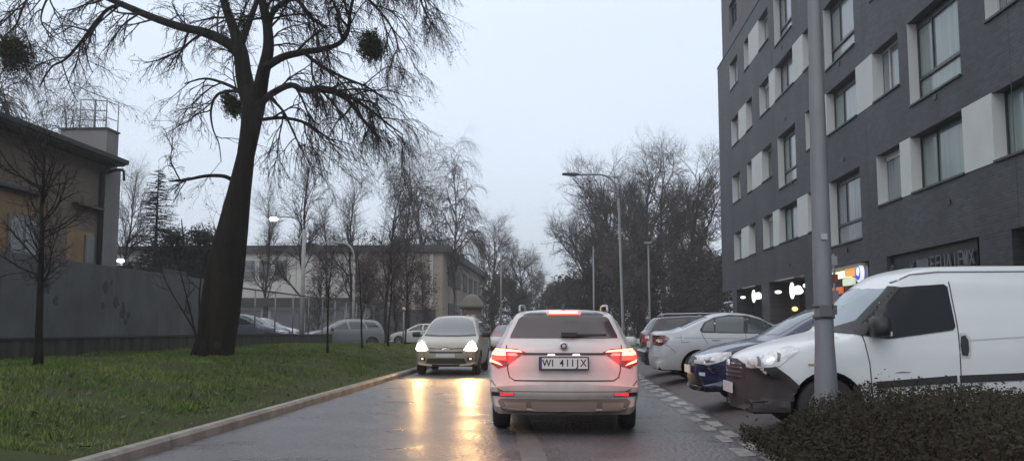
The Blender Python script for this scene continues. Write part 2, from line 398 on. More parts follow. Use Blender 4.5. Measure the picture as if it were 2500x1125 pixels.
def put(key, name, label, px, D, top_px, h0, z=0, rz=None, group=None, cat='tree'):
    X = at(px, 800, D).x; s_ = F / D
    hh = (800 - top_px) / s_ + H - z
    s = hh / h0
    plant(key, name, label, X, D, z, s, R.uniform(0, 6.28) if rz is None else rz, group, cat)
GL = 'bare trees behind the mesh fence on the left'
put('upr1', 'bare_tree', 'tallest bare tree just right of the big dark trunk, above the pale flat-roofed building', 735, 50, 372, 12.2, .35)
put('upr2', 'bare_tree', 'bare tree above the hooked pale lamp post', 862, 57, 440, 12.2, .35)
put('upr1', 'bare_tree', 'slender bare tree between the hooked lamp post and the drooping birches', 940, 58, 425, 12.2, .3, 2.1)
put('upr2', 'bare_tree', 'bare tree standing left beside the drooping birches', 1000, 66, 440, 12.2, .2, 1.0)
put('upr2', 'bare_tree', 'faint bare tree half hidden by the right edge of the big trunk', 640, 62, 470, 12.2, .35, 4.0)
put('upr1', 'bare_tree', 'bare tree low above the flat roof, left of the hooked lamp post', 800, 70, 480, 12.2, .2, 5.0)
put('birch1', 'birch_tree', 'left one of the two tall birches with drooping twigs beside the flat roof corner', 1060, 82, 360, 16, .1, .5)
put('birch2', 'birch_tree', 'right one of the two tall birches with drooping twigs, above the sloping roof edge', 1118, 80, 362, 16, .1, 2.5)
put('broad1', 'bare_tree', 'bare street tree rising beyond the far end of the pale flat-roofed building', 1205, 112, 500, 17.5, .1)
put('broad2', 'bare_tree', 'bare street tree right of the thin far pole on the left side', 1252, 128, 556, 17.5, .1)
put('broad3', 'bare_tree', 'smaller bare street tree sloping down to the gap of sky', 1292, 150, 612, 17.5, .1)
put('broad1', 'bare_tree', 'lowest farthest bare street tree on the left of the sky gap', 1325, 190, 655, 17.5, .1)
put('thick1', 'tall_shrub', 'dark dense twiggy shrub left of the thin far pole', 1205, 100, 655, 9, .1, cat='shrub')
put('thick1', 'tall_shrub', 'dark dense twiggy shrub right of the thin far pole', 1258, 108, 665, 9, .1, cat='shrub')
put('thick1', 'tall_shrub', 'dense twiggy shrub behind the left side of the white estate car roof', 1300, 125, 700, 9, .1, cat='shrub')
put('leafy', 'small_leafy_tree', 'purple-leaved small tree showing above the left half of the estate car roof', 1338, 120, 690, 8.5, .05)
put('leafy', 'small_leafy_tree', 'purple-leaved small tree showing above the centre of the estate car roof', 1385, 118, 672, 8.5, .05, 1.2)
put('leafy', 'small_leafy_tree', 'purple-leaved small tree just left of the thin far post on the right', 1425, 112, 668, 8.5, .05, 3.4)
put('broad2', 'bare_tree', 'spreading bare tree at the left end of the right-hand tree group', 1440, 92, 490, 17.5, .05, 3.2)
put('broad1', 'bare_tree', 'bare tree directly behind the curved street lamp', 1520, 88, 352, 17.5, .05, .9)
put('broad3', 'bare_tree', 'bare tree with the highest tips between street lamp and short lamp post', 1600, 90, 318, 17.5, .05, 2.2)
put('broad1', 'bare_tree', 'tall bare tree right of the short lamp post', 1665, 82, 325, 17.5, .05, 4.1)
put('broad2', 'bare_tree', 'tall bare tree touching the dark apartment building corner', 1735, 84, 335, 17.5, .05, 5.3)
put('broad3', 'bare_tree', 'bare tree in the second row behind the right-hand group', 1570, 112, 400, 17.5, .05, 5.9)
put('broad2', 'bare_tree', 'mid-height bare tree right of the spreading one in the right-hand group', 1478, 100, 430, 17.5, .05, 1.1)
put('broad1', 'bare_tree', 'bare tree filling the gap between the two lamp posts on the right', 1562, 97, 345, 17.5, .05, 2.9)
put('broad2', 'bare_tree', 'second-row bare tree rising just right of the highest tips', 1634, 102, 330, 17.5, .05, 2.0)
for i, (px, D, tp) in enumerate([(1425, 80, 640), (1475, 84, 590), (1530, 78, 570), (1590, 84, 575), (1645, 76, 590), (1700, 80, 600), (1745, 72, 610), (1560, 70, 640), (1680, 68, 660)]):
    put('thick1', 'tall_shrub', 'dense dark thicket shrub under the right-hand bare trees', px, D, tp, 9, .05, group='thicket shrubs under the right-hand trees', cat='shrub')
for i, (px, D, tp, lb) in enumerate([(800, 27.8, 600, 'first and nearest thin staked sapling on the grass bank, standing left of the others'),
                      (885, 32.5, 585, 'second thin sapling on the grass bank counting from the big tree'),
                      (948, 37.5, 590, 'third thin sapling on the grass bank counting from the big tree'),
                      (990, 42, 600, 'fourth thin sapling on the bank, right in front of the parked white car')]):
    X = at(px, 800, D).x
    s_ = F / D; z = lawn_z(X, D); hh = (800 - tp) / s_ + H - z
    plant('sap1' if i % 2 == 0 else 'sap2', 'sapling', lb, X, D, z, hh / 6.6, i * 1.3, 'thin saplings in a row on the grass bank')
X = at(97, 800, 15).x
YNG = [dict(n=30, t0=.30, ang=(35, 80), len=1.5, r=.022, seg=6, wig=.12, trop=(0, 0, .7), sides=4, b=1, tap=.35, end=.4), dict(n=9, t0=.1, ang=(25, 60), len=.6, r=.010, seg=4, wig=.2, trop=(0, 0, .2), sides=3, tap=.3, end=.5), dict(n=4, t0=.2, ang=(25, 60), len=.3, r=.006, seg=3, wig=.2, trop=(0, 0, 0), sides=3, tap=.3, end=.5)]
tree_proto('young', seed=52, h=5.0, r=.085, P=YNG, wig=.05, barkm=M_bark, twigm=M_twig)
plant('young', 'young_tree', 'thin young tree in front of the grey panel wall at the far left', X, 15, lawn_z(X, 15), .82, .6)
plant('birch1', 'birch_tree', 'tall thin birch rising behind the left house roof', at(120, 0, 42).x, 42, 0, 1.05, 1.4)
plant('birch2', 'birch_tree', 'faint birch behind the left house, beside the roof railing', at(215, 0, 50).x, 50, 0, .9, 3.4)
plant('upr2', 'bare_tree', 'bare tree behind the rooftop railing, right of the left house', at(320, 0, 47).x, 47, 0, .78, 3.4)

GS = 'dark brushy small trees in front of the pale flat-roofed building'
tree_proto('oaky', seed=41, h=7, r=.11, P=[dict(THICK[0], n=30, t0=.12, len=2.6), dict(THICK[1], n=9), dict(THICK[2], n=5)], wig=.08, barkm=M_bark_far, twigm=M_twig_far, leafm=MATS['withered_leaves'], nleaf=900, lsize=.10)
for i, (px, D, tp) in enumerate([(775, 52, 612), (880, 55, 600), (965, 62, 590), (1035, 66, 610), (905, 71, 575)]):
    put('oaky', 'small_bare_tree', 'dark brushy small tree in front of the pale flat-roofed building', px, D, tp, 8.5, .3, group=GS)
# conifers
def conifer(name, label, X, Y, z, h, r, seed, droop=.15, dense=1.0):
    rr = random.Random(seed); t = thing(name, label, 'conifer', (X, Y, z)); bt, bc = MB(), MB()
    bt.tube([(0, 0, -.1), (0, 0, h * .5), (0, 0, h)], [r * .05, r * .03, .01], 7)
    zz = h * .12
    while zz < h * .98:
        f = 1 - zz / h; n = int((6 + 5 * f) * dense)
        for k in range(n):
            a = rr.uniform(0, 6.28); ln = r * (f ** .8) * rr.uniform(.6, 1.1) + .1
            p0 = Vector((0, 0, zz + rr.uniform(-.1, .1))); d = Vector((math.cos(a), math.sin(a), rr.uniform(-.1, .25)))
            pts = branch_path(rr, p0, d, ln, 4, .06, Vector((0, 0, -droop)))
            bc.tube(pts, [.025, .02, .016, .012, .005], 3, cap=False)
            for q in range(int(ln * 26)):
                t_ = rr.uniform(.15, 1) * 3.99; k_ = int(t_); p = pts[k_].lerp(pts[k_ + 1], t_ - k_)
                s = rr.uniform(.12, .24); dd = (d + Vector((rr.gauss(0, .7), rr.gauss(0, .7), rr.gauss(-.1, .25)))).normalized() * s; c = dd.cross(Vector((0, 0, 1))).normalized() * .022
                bc.add([p - c, p + c, p + dd], [(0, 1, 2)])
        zz += .22
    bt.build('trunk', M_bark_far, t); bc.build('crown', mat('dark_needles', (.018, .024, .018), .9, var=.3, scale=2), t); return t
p = at(372, 800, 46); conifer('conifer', 'tiered dark conifer between the left house and the big tree', p.x, 46, .2, 9.4, 3.1, 3, dense=1.7)
p = at(470, 800, 40)
def pine(name, label, X, Y, z, h, seed, blobs):
    rr = random.Random(seed); t = thing(name, label, 'conifer', (X, Y, z)); bt, bc = MB(), MB()
    bt.tube(branch_path(rr, Vector((0, 0, -.1)), Vector((.05, 0, 1)), h, 6, .05, Vector((0, 0, .2))), [.14, .13, .12, .1, .08, .05, .02], 7)
    for (bx, bz, br) in blobs:
        c = Vector((bx, rr.uniform(-.5, .5), bz)); bt.tube([(0, 0, bz * .75), (bx * .5, c.y * .5, bz * .85), c], [.05, .04, .02], 5)
        for q in range(int(2600 * br * br)):
            p = c + Vector((rr.gauss(0, 1), rr.gauss(0, 1), rr.gauss(0, .7))).normalized() * br * rr.uniform(.2, 1.05)
            s = rr.uniform(.1, .2); dd = Vector((rr.gauss(0, 1), rr.gauss(0, 1), rr.gauss(.3, .7))).normalized() * s; cc = dd.orthogonal().normalized() * .03
            bc.add([p - cc, p + cc, p + dd], [(0, 1, 2)])
    bt.build('trunk', M_bark_far, t); bc.build('crown', MATS['dark_needles'], t)
pine('pine_tree', 'dark bushy pine showing over the grey wall left of the big trunk', p.x, 40, .2, 6.0, 5, [(-3.2, 2.9, .9), (-2.2, 3.3, 1.0), (-1.2, 4.3, .9), (-.2, 3.5, 1.1), (.4, 5.0, .7), (-2.6, 2.4, .9), (.9, 3.2, 1.0), (-1.0, 2.3, 1.0), (-.9, 5.0, .6), (.2, 4.2, .9), (-1.9, 1.9, 1.1), (0, 2.2, 1.1)])

# ---- the big tree, limbs traced and given real thickness
BD = 22.0
def P3(px, py, dy=0): return at(px, py, BD + dy)
big = thing('big_bare_tree', 'large dark bare tree with thick leaning trunk forking above the grass bank', 'tree', tuple(at(525, 865, BD)))
orig = Vector(big.location)
bt, bc = MB(), MB(); S = F / BD
def limb(pts, ws, n=10, mb=None):
    # smooth the traced polyline
    P = [P3(*p) - orig for p in pts]; out = []; rs = []
    for i in range(len(P) - 1):
        p0, p1, p2, p3 = P[max(i - 1, 0)], P[i], P[i + 1], P[min(i + 2, len(P) - 1)]
        for k in range(4):
            t = k / 4; t2, t3 = t * t, t * t * t
            out.append(.5 * ((2 * p1) + (p2 - p0) * t + (2 * p0 - 5 * p1 + 4 * p2 - p3) * t2 + (3 * p1 - p0 - 3 * p2 + p3) * t3))
            rs.append((ws[i] + (ws[i + 1] - ws[i]) * t) / 2 / S)
    out.append(P[-1]); rs.append(ws[-1] / 2 / S)
    (mb or bt).tube(out, rs, n); return out, rs
LIMBS = []
limb([(524, 880), (526, 850), (537, 760), (552, 650), (568, 560), (584, 470), (600, 380), (612, 310), (620, 245), (618, 215)],
     [100, 92, 98, 92, 76, 58, 44, 50, 62, 66], 20)
for a in range(5):   # root flare
    ang = -1.2 + a * .75 + 3.4; q = Vector((math.cos(ang), math.sin(ang), 0))
    bt.tube([Vector((0, 0, .4)) + q * .27, Vector((0, 0, .1)) + q * .42, Vector((0, 0, -.1)) + q * .58], [.17, .12, .05], 7)
def L_(pts, ws, n=8): LIMBS.append(limb(pts, ws, n))
L_([(612, 250, 0), (596, 190, 0), (588, 130, 0), (570, 70, .2), (552, 20, .3), (530, -60, .5), (510, -180, .6)], [50, 44, 38, 26, 22, 16, 8])
L_([(588, 140, 0), (560, 108, .1), (500, 80, .3), (440, 66, .5), (370, 42, .6), (300, 12, .8), (230, -18, .9), (120, -70, 1.2)], [30, 28, 25, 22, 20, 17, 13, 5])
L_([(630, 250, 0), (640, 190, -.1), (655, 120, -.3), (652, 60, -.4), (640, 0, -.6), (640, -90, -.8), (655, -200, -1)], [44, 36, 30, 24, 20, 13, 6])
L_([(588, 110, 0), (606, 60, .3), (625, 10, .6), (650, -60, .8), (690, -150, 1)], [22, 18, 14, 10, 5])
L_([(652, 105, -.3), (662, 40, -.5), (690, 8, -.6), (725, 0, -.7), (760, 45, -.8), (800, 70, -.9)], [18, 15, 13, 11, 8, 4])
L_([(648, 165, -.3), (690, 140, -.5), (740, 128, -.7), (790, 120, -.8), (830, 105, -1), (850, 75, -1.1), (855, 30, -1.2), (868, -20, -1.3), (900, -90, -1.3)], [22, 20, 17, 14, 12, 10, 8, 7, 4])
L_([(640, 250, 0), (665, 228, -.4), (710, 208, -.7), (745, 222, -.9), (800, 222, -1), (850, 245, -1.1), (880, 285, -1.2), (905, 315, -1.3)], [20, 17, 15, 14, 13, 11, 8, 5])
L_([(745, 218, -.8), (800, 215, -.3), (850, 235, 0), (905, 270, .2), (950, 305, .3), (985, 330, .3)], [10, 9, 8, 7, 5, 3])
L_([(642, 292, 0), (690, 288, .3), (745, 300, .5), (790, 330, .7), (825, 352, .8)], [10, 9, 8, 6, 3])
L_([(568, 440, 0), (545, 430, -.2), (500, 430, -.3), (450, 440, -.4), (412, 442, -.5)], [12, 10, 9, 7, 4])
L_([(600, 235, .1), (570, 222, .3), (530, 232, .4), (515, 270, .4), (520, 315, .5), (534, 350, .5), (540, 395, .5)], [9, 8, 7, 6, 4, 3, 2])
L_([(590, 225, .2), (550, 205, .6), (500, 192, .8), (450, 205, 1.0)], [9, 8, 6, 3])
L_([(300, 12, .8), (265, 22, .8), (230, 60, .8), (200, 100, .7), (160, 145, .7), (125, 165, .7), (95, 215, .7)], [11, 10, 9, 8, 7, 5, 3])
L_([(205, 95, .7), (215, 150, .8), (226, 178, .8)], [4, 3, 2])
L_([(150, 150, .7), (170, 210, .8), (190, 250, .8)], [4, 3, 2])
L_([(240, -15, .9), (170, -60, 0), (120, -10, -.4), (100, 50, -.6), (130, 90, -.6)], [9, 7, 6, 4, 3])
L_([(180, -55, 0), (100, -40, -1), (60, 10, -1.4), (40, 60, -1.6), (10, 90, -1.6)], [7, 7, 6, 5, 4])
L_([(725, -5, -.7), (790, -40, -1), (860, -30, -1.4), (920, 20, -1.8), (960, 75, -2), (975, 130, -2)], [9, 9, 8, 6, 4, 3])
L_([(640, -60, -.7), (720, -120, -1.2), (830, -140, -1.6), (930, -100, -2), (1010, -40, -2.3), (1040, 10, -2.4)], [12, 11, 9, 7, 5, 3])
L_([(740, 128, -.7), (790, 165, -1.0), (840, 190, -1.3), (900, 215, -1.5), (950, 250, -1.6)], [9, 8, 6, 5, 3])
L_([(655, 235, -.2), (690, 270, -.9), (715, 320, -1.2), (735, 365, -1.3)], [8, 6, 5, 3])
DRO = [dict(n=6, t0=.12, ang=(30, 65), len=1.75, r=.032, seg=9, wig=.13, trop=(.3, 0, -.75), sides=5, b=1, tap=.2, end=.3),
       dict(n=8, t0=.15, ang=(25, 60), len=.85, r=.015, seg=6, wig=.15, trop=(.3, 0, -1.3), sides=4, tap=.25, end=.45),
       dict(n=6, t0=.12, ang=(20, 60), len=.42, r=.0085, seg=4, wig=.18, trop=(.3, 0, -1.3), sides=3, tap=.2, end=.6),
       dict(n=3, t0=.2, ang=(20, 60), len=.2, r=.006, seg=2, wig=.2, trop=(.2, 0, -.8), sides=3, tap=.2, end=.6)]
DROL = [dict(DRO[0], len=1.5, trop=(-.15, 0, -.4)), dict(DRO[1], n=7, trop=(-.1, 0, -.6)), dict(DRO[2], n=5, trop=(-.1, 0, -.6)), dict(DRO[3])]
rr = random.Random(99)
for i, (pts, rs) in enumerate(LIMBS):
    ln = sum((pts[k + 1] - pts[k]).length for k in range(len(pts) - 1))
    right = pts[-1].x > pts[0].x + .3 or i in (3, 5)
    PP = [dict(q) for q in (DRO if right else DROL)]
    PP[0]['n'] = max(3, int(ln * (3.0 if right else 2.3)))
    if i in (0, 2, 3): PP[0]['t0'] = .3
    spawn(rr, [bt, bc], pts, rs[0], rs[-1], 0, PP)
bt.build('trunk', M_bark, big); bc.build('crown', M_twig, big)
lm = MB(); cps = [Vector(bc.v[rr.randrange(len(bc.v))]) for _ in range(5000)]
leaves_on(rr, lm, cps, 5200, .022, .03); lm.build('dry_pods', M_twig, big)
def mistletoe(px, py, rpx, dy, n):
    c = P3(px, py, dy) - orig; r = rpx / S; m = MB(); q = random.Random(int(px))
    for i in range(n):
        d = Vector((q.gauss(0, 1), q.gauss(0, 1), q.gauss(0, 1))).normalized(); rad_ = r * q.uniform(.55, 1.15)
        pts = branch_path(q, c, d, rad_, 4, .22, Vector((0, 0, 0))); m.tube(pts, [.008, .007, .006, .005, .004], 3, cap=False)
        for k in range(4):
            p = pts[q.choice((2, 3, 4))] + Vector((q.gauss(0, .03), q.gauss(0, .03), q.gauss(0, .03))); a = Vector((q.gauss(0, 1), q.gauss(0, 1), q.gauss(0, 1))).normalized() * .045; cc = a.orthogonal().normalized() * .014
            m.add([p - a, p + cc, p + a, p - cc], [(0, 1, 2, 3)])
    o = m.build('mistletoe', mat('mistletoe_green', (.045, .048, .028), .85), big)
mistletoe(907, 122, 37, -1.4, 330); mistletoe(900, 98, 30, -1.3, 160); mistletoe(572, 262, 33, .5, 260); mistletoe(556, 240, 24, .4, 90); mistletoe(30, 128, 56, -1.6, 520)

# ------------------------------------------------------------------ hedge on the right
def hedge():
    rr = random.Random(8); t = thing('low_hedge', 'low brown-green twiggy hedge in the planting bed at the lower right', 'hedge', (4.5, 8, .15))
    tw, lv = MB(), MB()
    def top(x, y):
        e = min(1, max(0, (x - 1.88) / .75)) ** .55; f = min(1, max(0, (9.55 - y) / .7)) ** .6
        return .15 + (.59 * e * f) * (1 + .16 * noise.noise((x * 1.7, y * 1.7, 1)))
    n = 0
    for i in range(9000):
        x = 1.84 + 5.1 * rr.random() ** 1.3; y = rr.uniform(5.2, 9.6); h = top(x, y)
        p0 = Vector((x + (2.6 - x) * .25 * (x < 2.4), y, .1)); d = Vector((rr.gauss(-.1, .35), rr.gauss(0, .35), 1))
        L0 = (h - .1) * rr.uniform(.7, 1.12)
        pts = branch_path(rr, p0 - Vector((4.5, 8, .15)), d, L0, 3, .14, Vector((0, 0, .1)))
        tw.tube(pts, [.006, .005, .004, .003], 3, cap=False)
    for i in range(95000):
        x = 1.80 + 5.2 * rr.random() ** 1.25; y = rr.uniform(5.2, 9.7); h = top(x, y)
        if x < 1.95 and h < .3: h = .3
        z = h * (1 - .55 * rr.random() ** 2.0) + rr.gauss(0, .02) + (rr.random() < .05) * rr.random() * .12
        z = max(z, .06)
        p = Vector((x, y, z)) - Vector((4.5, 8, .15)); s = .0045 + .022 * rr.random() ** 2.2
        a = Vector((rr.gauss(0, 1), rr.gauss(0, 1), rr.gauss(0, .8))).normalized() * s; c = a.orthogonal().normalized() * s * .55
        lv.add([p - a, p + c, p + a, p - c], [(0, 1, 2, 3)])
    tw.build('branches', mat('hedge_twigs', (.05, .034, .026), .9), t)
    lv.build('foliage', mat('hedge_leaves', (.026, .019, .015), .9, col2=(.034, .034, .018), scale=2.2, detail=3), t)
hedge()
setp(grass('tufts', 9000, 2.1, 6.9, 4.6, 6.6, .05, .16, .005, lambda x, y: .15, M_grass, 5, 1), 'green grass tufts at the foot of the low hedge', 'grass', kind='stuff')
# ------------------------------------------------------------------ dark apartment building (right)
XB = 9.0
M_brick = brick_mat('dark_brick', (.027, .027, .032), (.049, .050, .058), (.022, .022, .025))
M_plaster = mat('grey_plaster', (.15, .145, .15), .85, var=.08, scale=1.5)
M_pan = mat('white_render_panel', (.50, .52, .49), .7, var=.05, scale=1.2)
M_rev = mat('white_reveal', (.50, .51, .50), .7)
M_sill = mat('dark_sill', (.02, .02, .022), .5)
M_pane = mat('window_glass', (.035, .045, .05), .05, var=.3, scale=.9, spec=.9)
M_pane_c = mat('curtained_window_glass', (.13, .15, .15), .12, col2=(.24, .27, .27), scale=3, stretch=(1, 3, .15), spec=.7)
M_pane_g = mat('greenish_curtained_glass', (.15, .19, .175), .1, col2=(.22, .27, .25), scale=2.5, stretch=(1, 3, .15), spec=.7)
M_fr = mat('dark_window_frame', (.025, .027, .03), .4)
M_frw = mat('white_window_frame', (.48, .48, .47), .5)
apt = thing('apartment_building', 'dark grey brick apartment block with white window surrounds filling the right side', 'building', (XB, 30, 0))
OFF = Vector((-XB, -30, 0))
def ab(name, m, fn, parent=apt):
    mb = MB(); fn(mb); mb.v = [(p[0] + OFF.x, p[1] + OFF.y, p[2] + OFF.z) for p in mb.v]; return mb.build(name, m, parent)
odd = [('r', 43.2, 48.55, [(44.65, 46.5)]), ('r', 32.5, 41.6, [(38.5, 39.6), (34.0, 35.5)]), ('t', 28.1, 31.3, []), ('r', 17.0, 26.6, [(24.0, 24.75), (19.45, 20.9)]), ('t', 12.6, 15.7, [])]
even = [('r', 46.5, 48.65, []), ('r', 39.5, 44.77, [(41.4, 43.6)]), ('t', 35.5, 38.4, []), ('r', 24.57, 34.0, [(31.25, 32.0), (26.6, 28.1)]), ('t', 20.85, 23.9, []), ('r', 12.2, 19.55, [(16.6, 17.6)])]
ops = []   # (y0,y1,z0,z1,panels,type)
for fl, (pat, zb) in enumerate([(odd, 4.73), (even, 7.72), (odd, 10.70), (even, 13.72)]):
    for ty, y0, y1, pn in pat:
        if ty == 'r': ops.append((y0, y1, zb, zb + 1.42, pn, 'r', fl))
        else: ops.append((y0, y1, zb - .76, zb + 1.40, [], 't', fl))
for y0, y1 in [(46.4, 48.5), (41.0, 43.2), (36, 38.4), (31, 33), (26, 28), (20, 22)]:
    ops.append((y0, y1, 16.85, 18.3, [], 'u', 4))
YF, YN = 52.3, 5.0
def wall_cells(mb, ya, yb, za, zb, holes, x=XB):
    ys = sorted({ya, yb} | {h[0] for h in holes} | {h[1] for h in holes}); ys = [y for y in ys if ya <= y <= yb]
    zs = sorted({za, zb} | {h[2] for h in holes} | {h[3] for h in holes}); zs = [z for z in zs if za <= z <= zb]
    for i in range(len(ys) - 1):
        run = None
        for j in range(len(zs) - 1):
            cy, cz = (ys[i] + ys[i + 1]) / 2, (zs[j] + zs[j + 1]) / 2
            inside = any(h[0] < cy < h[1] and h[2] < cz < h[3] for h in holes)
            if not inside:
                mb.add([(x, ys[i], zs[j]), (x, ys[i + 1], zs[j]), (x, ys[i + 1], zs[j + 1]), (x, ys[i], zs[j + 1])], [(0, 1, 2, 3)])
def f_wall(mb):
    wall_cells(mb, YN, YF, 3.25, 16.0, ops[:-6])
    mb.add([(XB, YF, 3.25), (XB + 12, YF, 3.25), (XB + 12, YF, 16.0), (XB, YF, 16.0)], [(0, 1, 2, 3)])
    mb.add([(XB, YN, 3.25), (XB + 12, YN, 3.25), (XB + 12, YN, 16.0), (XB, YN, 16.0)], [(3, 2, 1, 0)])
    mb.add([(XB, 50.7, 16.0), (XB + 12, 50.7, 16.0), (XB + 12, YF, 16.0), (XB, YF, 16.0)], [(0, 1, 2, 3)])
    mb.add([(XB, YN, 3.25), (XB + 3, YN, 3.25), (XB + 3, YF, 3.25), (XB, YF, 3.25)], [(0, 1, 2, 3)])
ab('wall', M_brick, f_wall)
def f_up(mb):
    wall_cells(mb, YN, 50.7, 16.0, 20.5, ops[-6:], XB + .02)
    mb.add([(XB + .02, 50.7, 16), (XB + 12, 50.7, 16), (XB + 12, 50.7, 20.5), (XB + .02, 50.7, 20.5)], [(0, 1, 2, 3)])
    mb.add([(XB, YN, 20.5), (XB + 12, YN, 20.5), (XB + 12, 50.7, 20.5), (XB, 50.7, 20.5)], [(0, 1, 2, 3)])
ab('upper_wall', M_plaster, f_up)
ab('parapet_edge', M_sill, lambda mb: (mb.box(XB - .03, XB + .2, YN, YF + .03, 15.97, 16.03),))
rw = random.Random(3)
def window(y0, y1, z0, z1, ty, depth=.28, wall=XB):
    x = wall + depth
    top_dark = ty == 't' or rw.random() < .5
    def fr(mb):   # frame bars
        t = .06; xx = x - .03
        mb.box(xx, x, y0, y1, z0, z0 + t); mb.box(xx, x, y0, y1, z1 - t * (3 if top_dark else 1), z1)
        mb.box(xx, x, y0, y0 + t, z0 + t, z1 - t); mb.box(xx, x, y1 - t, y1, z0 + t, z1 - t)
        if ty == 't':
            mb.box(xx - .02, x, y0 + t, y1 - t, z0 + .62, z0 + .70)
            ym = y0 + (y1 - y0) * .68; mb.box(xx, x, ym, ym + .06, z0 + .70, z1 - t)
        elif y1 - y0 > 2:
            ym = y0 + (y1 - y0) * .66; mb.box(xx, x, ym, ym + .06, z0 + t, z1 - t)
    f = ab('window', M_fr if ty != 'r' or y1 - y0 > 2.2 else M_frw, fr)
    m = rw.choice([M_pane, M_pane_c, M_pane_c, M_pane_g]) if ty != 'u' else M_pane
    if (abs(y0 - 20.9) < .1 and z0 < 6): m = M_pane_g
    def pn(mb): mb.add([(x + .01, y0, z0), (x + .01, y1, z0), (x + .01, y1, z1), (x + .01, y0, z1)], [(0, 1, 2, 3)])
    ab('pane', m, pn, f)
def reveal(y0, y1, z0, z1, depth=.28, m=None, wall=XB):
    def rv(mb):
        x0, x1 = wall + .001, wall + depth + .02
        mb.add([(x0, y1, z0), (x1, y1, z0), (x1, y1, z1), (x0, y1, z1)], [(0, 1, 2, 3)], 0)
        mb.add([(x0, y0, z0), (x1, y0, z0), (x1, y0, z1), (x0, y0, z1)], [(3, 2, 1, 0)], 0)
        mb.add([(x0, y0, z1), (x1, y0, z1), (x1, y1, z1), (x0, y1, z1)], [(0, 1, 2, 3)], 1)
        mb.add([(x0, y0, z0), (x1, y0, z0), (x1, y1, z0), (x0, y1, z0)], [(3, 2, 1, 0)], 0)
    ab('reveal', [m or M_rev, m or M_brick], rv)
for (y0, y1, z0, z1, pn, ty, fl) in ops:
    if ty == 'u':
        reveal(y0, y1, z0, z1, .2, M_plaster, XB + .02); window(y0, y1, z0, z1, 'u', .2, XB + .02)
    else:
        edges = [y0]
        for a, b_ in sorted(pn): edges += [a, b_]
        edges.append(y1)
        for k in range(0, len(edges), 2):
            reveal(edges[k], edges[k + 1], z0, z1); window(edges[k], edges[k + 1], z0, z1, ty)
        for a, b_ in pn:
            ab('white_panel', M_pan, lambda mb, a=a, b_=b_: mb.box(XB - .012, XB + .27, a + .004, b_ - .004, z0 - .03, z1 + .01))
        for k in range(0, len(edges), 2):
            ab('sill', M_sill, lambda mb: mb.box(XB - .05, XB - .001, edges[k], edges[k + 1], z0 - .05, z0))
# vents under the windows
for (y, z) in [(29.6, 3.72), (21.8, 4.18), (29.6, 6.62), (22.3, 6.78), (36.2, 6.9), (37, 9.6), (29.7, 9.75), (37.2, 12.6), (37, 3.75)]:
    ab('vent', M_sill, lambda mb: mb.prism([(-.09, -.06), (.09, -.06), (.09, .05), (0, .08), (-.09, .05)], lambda p, k: (XB - .03 + .03 * k, y + p[0], z + p[1])))
for y in (27.35, 18.6, 39.0): ab('facade_joint', M_sill, lambda mb: mb.box(XB - .004, XB + .001, y, y + .02, 3.26, 15.9))
# ground floor
def pil(y0, y1): ab('pillar', M_brick, lambda mb: mb.box(XB + .004, XB + .9, y0, y1, .19, 3.25))
for y0, y1 in [(48.2, 49.4), (40.7, 42.3), (33.2, 34.8), (26.1, 27.6), (18.95, 20.4), (11.5, 13)]: pil(y0, y1)
M_shop = mat('dark_shopfront', (.02, .018, .022), .3, var=.3, scale=1.5)
M_shop_r = mat('brown_shopfront', (.045, .030, .032), .45, var=.3, scale=1.2)
for a, b_ in ((YN, 33.3), (41.5, YF)): ab('shopfront', M_shop, lambda mb: mb.box(XB + 1.5, XB + 1.7, a, b_, .19, 3.25))
ab('shopfront', M_shop_r, lambda mb: mb.box(XB + 1.5, XB + 1.7, 33.4, 41.4, .19, 3.25))
M_glow = lamp('dim_shop_interior', (1, .55, .38), .045)
for ya, yb, za, zb_ in ((35.0, 35.9, .4, 2.4), (37.1, 38.5, .5, 2.4), (38.9, 40.4, .9, 2.3), (43.2, 44.3, .8, 2.3), (28.2, 31.5, .8, 2.0)):
    ab('shop_window', M_glow, lambda mb: mb.box(XB + 1.46, XB + 1.5, ya, yb, za, zb_))
M_dframe = mat('pale_door_frame', (.16, .14, .14), .5)
for y in (36.0, 36.9, 38.6): ab('door_frame', M_dframe, lambda mb: mb.box(XB + 1.42, XB + 1.5, y, y + .16, .2, 2.5))
ab('shop_door', M_shop, lambda mb: mb.box(XB + 1.44, XB + 1.49, 44.5, 45.6, .2, 2.4))
M_trim = mat('pale_metal_trim', (.30, .285, .27), .5)
for a, b_ in ((36.3, 39.6), (43.6, 46.3)): ab('soffit_trim', M_trim, lambda mb: mb.box(XB - .05, XB - .001, a, b_, 3.20, 3.26))
# --- signs on the ground floor
def rounded(mb, xa, xb, y0, y1, z0, z1, r=.05, mi=0):
    pts = []
    for (cy, cz, a0) in ((y1 - r, z1 - r, 0), (y0 + r, z1 - r, 90), (y0 + r, z0 + r, 180), (y1 - r, z0 + r, 270)):
        for k in range(4): a = rad(a0 + 30 * k); pts.append((cy + r * math.cos(a), cz + r * math.sin(a)))
    mb.prism(pts, lambda p, k: (xb if k else xa, p[0], p[1]), mi)
M_sy = lamp('yellow_white_sign_light', (1, .93, .62), 1.05); M_so = lamp('orange_sign_light', (1, .45, .12), .55)
M_sb = lamp('blue_sign_light', (.05, .08, .75), .7); M_sbw = lamp('pale_blue_sign_light', (.72, .75, 1), .95)
M_sg = lamp('pale_green_sign_light', (.75, .85, .6), .5); M_sr = lamp('red_orange_sign_light', (.85, .2, .07), .32)
sg = thing('shop_sign', 'lit fascia sign with cream letters, orange block and round blue emblem on the apartment block', 'sign', (XB - .05, 30, 3))
def sgp(name, m, fn):
    mb = MB(); fn(mb); mb.v = [(p[0] - (XB - .05), p[1] - 30, p[2] - 3) for p in mb.v]; return mb.build(name, m, sg)
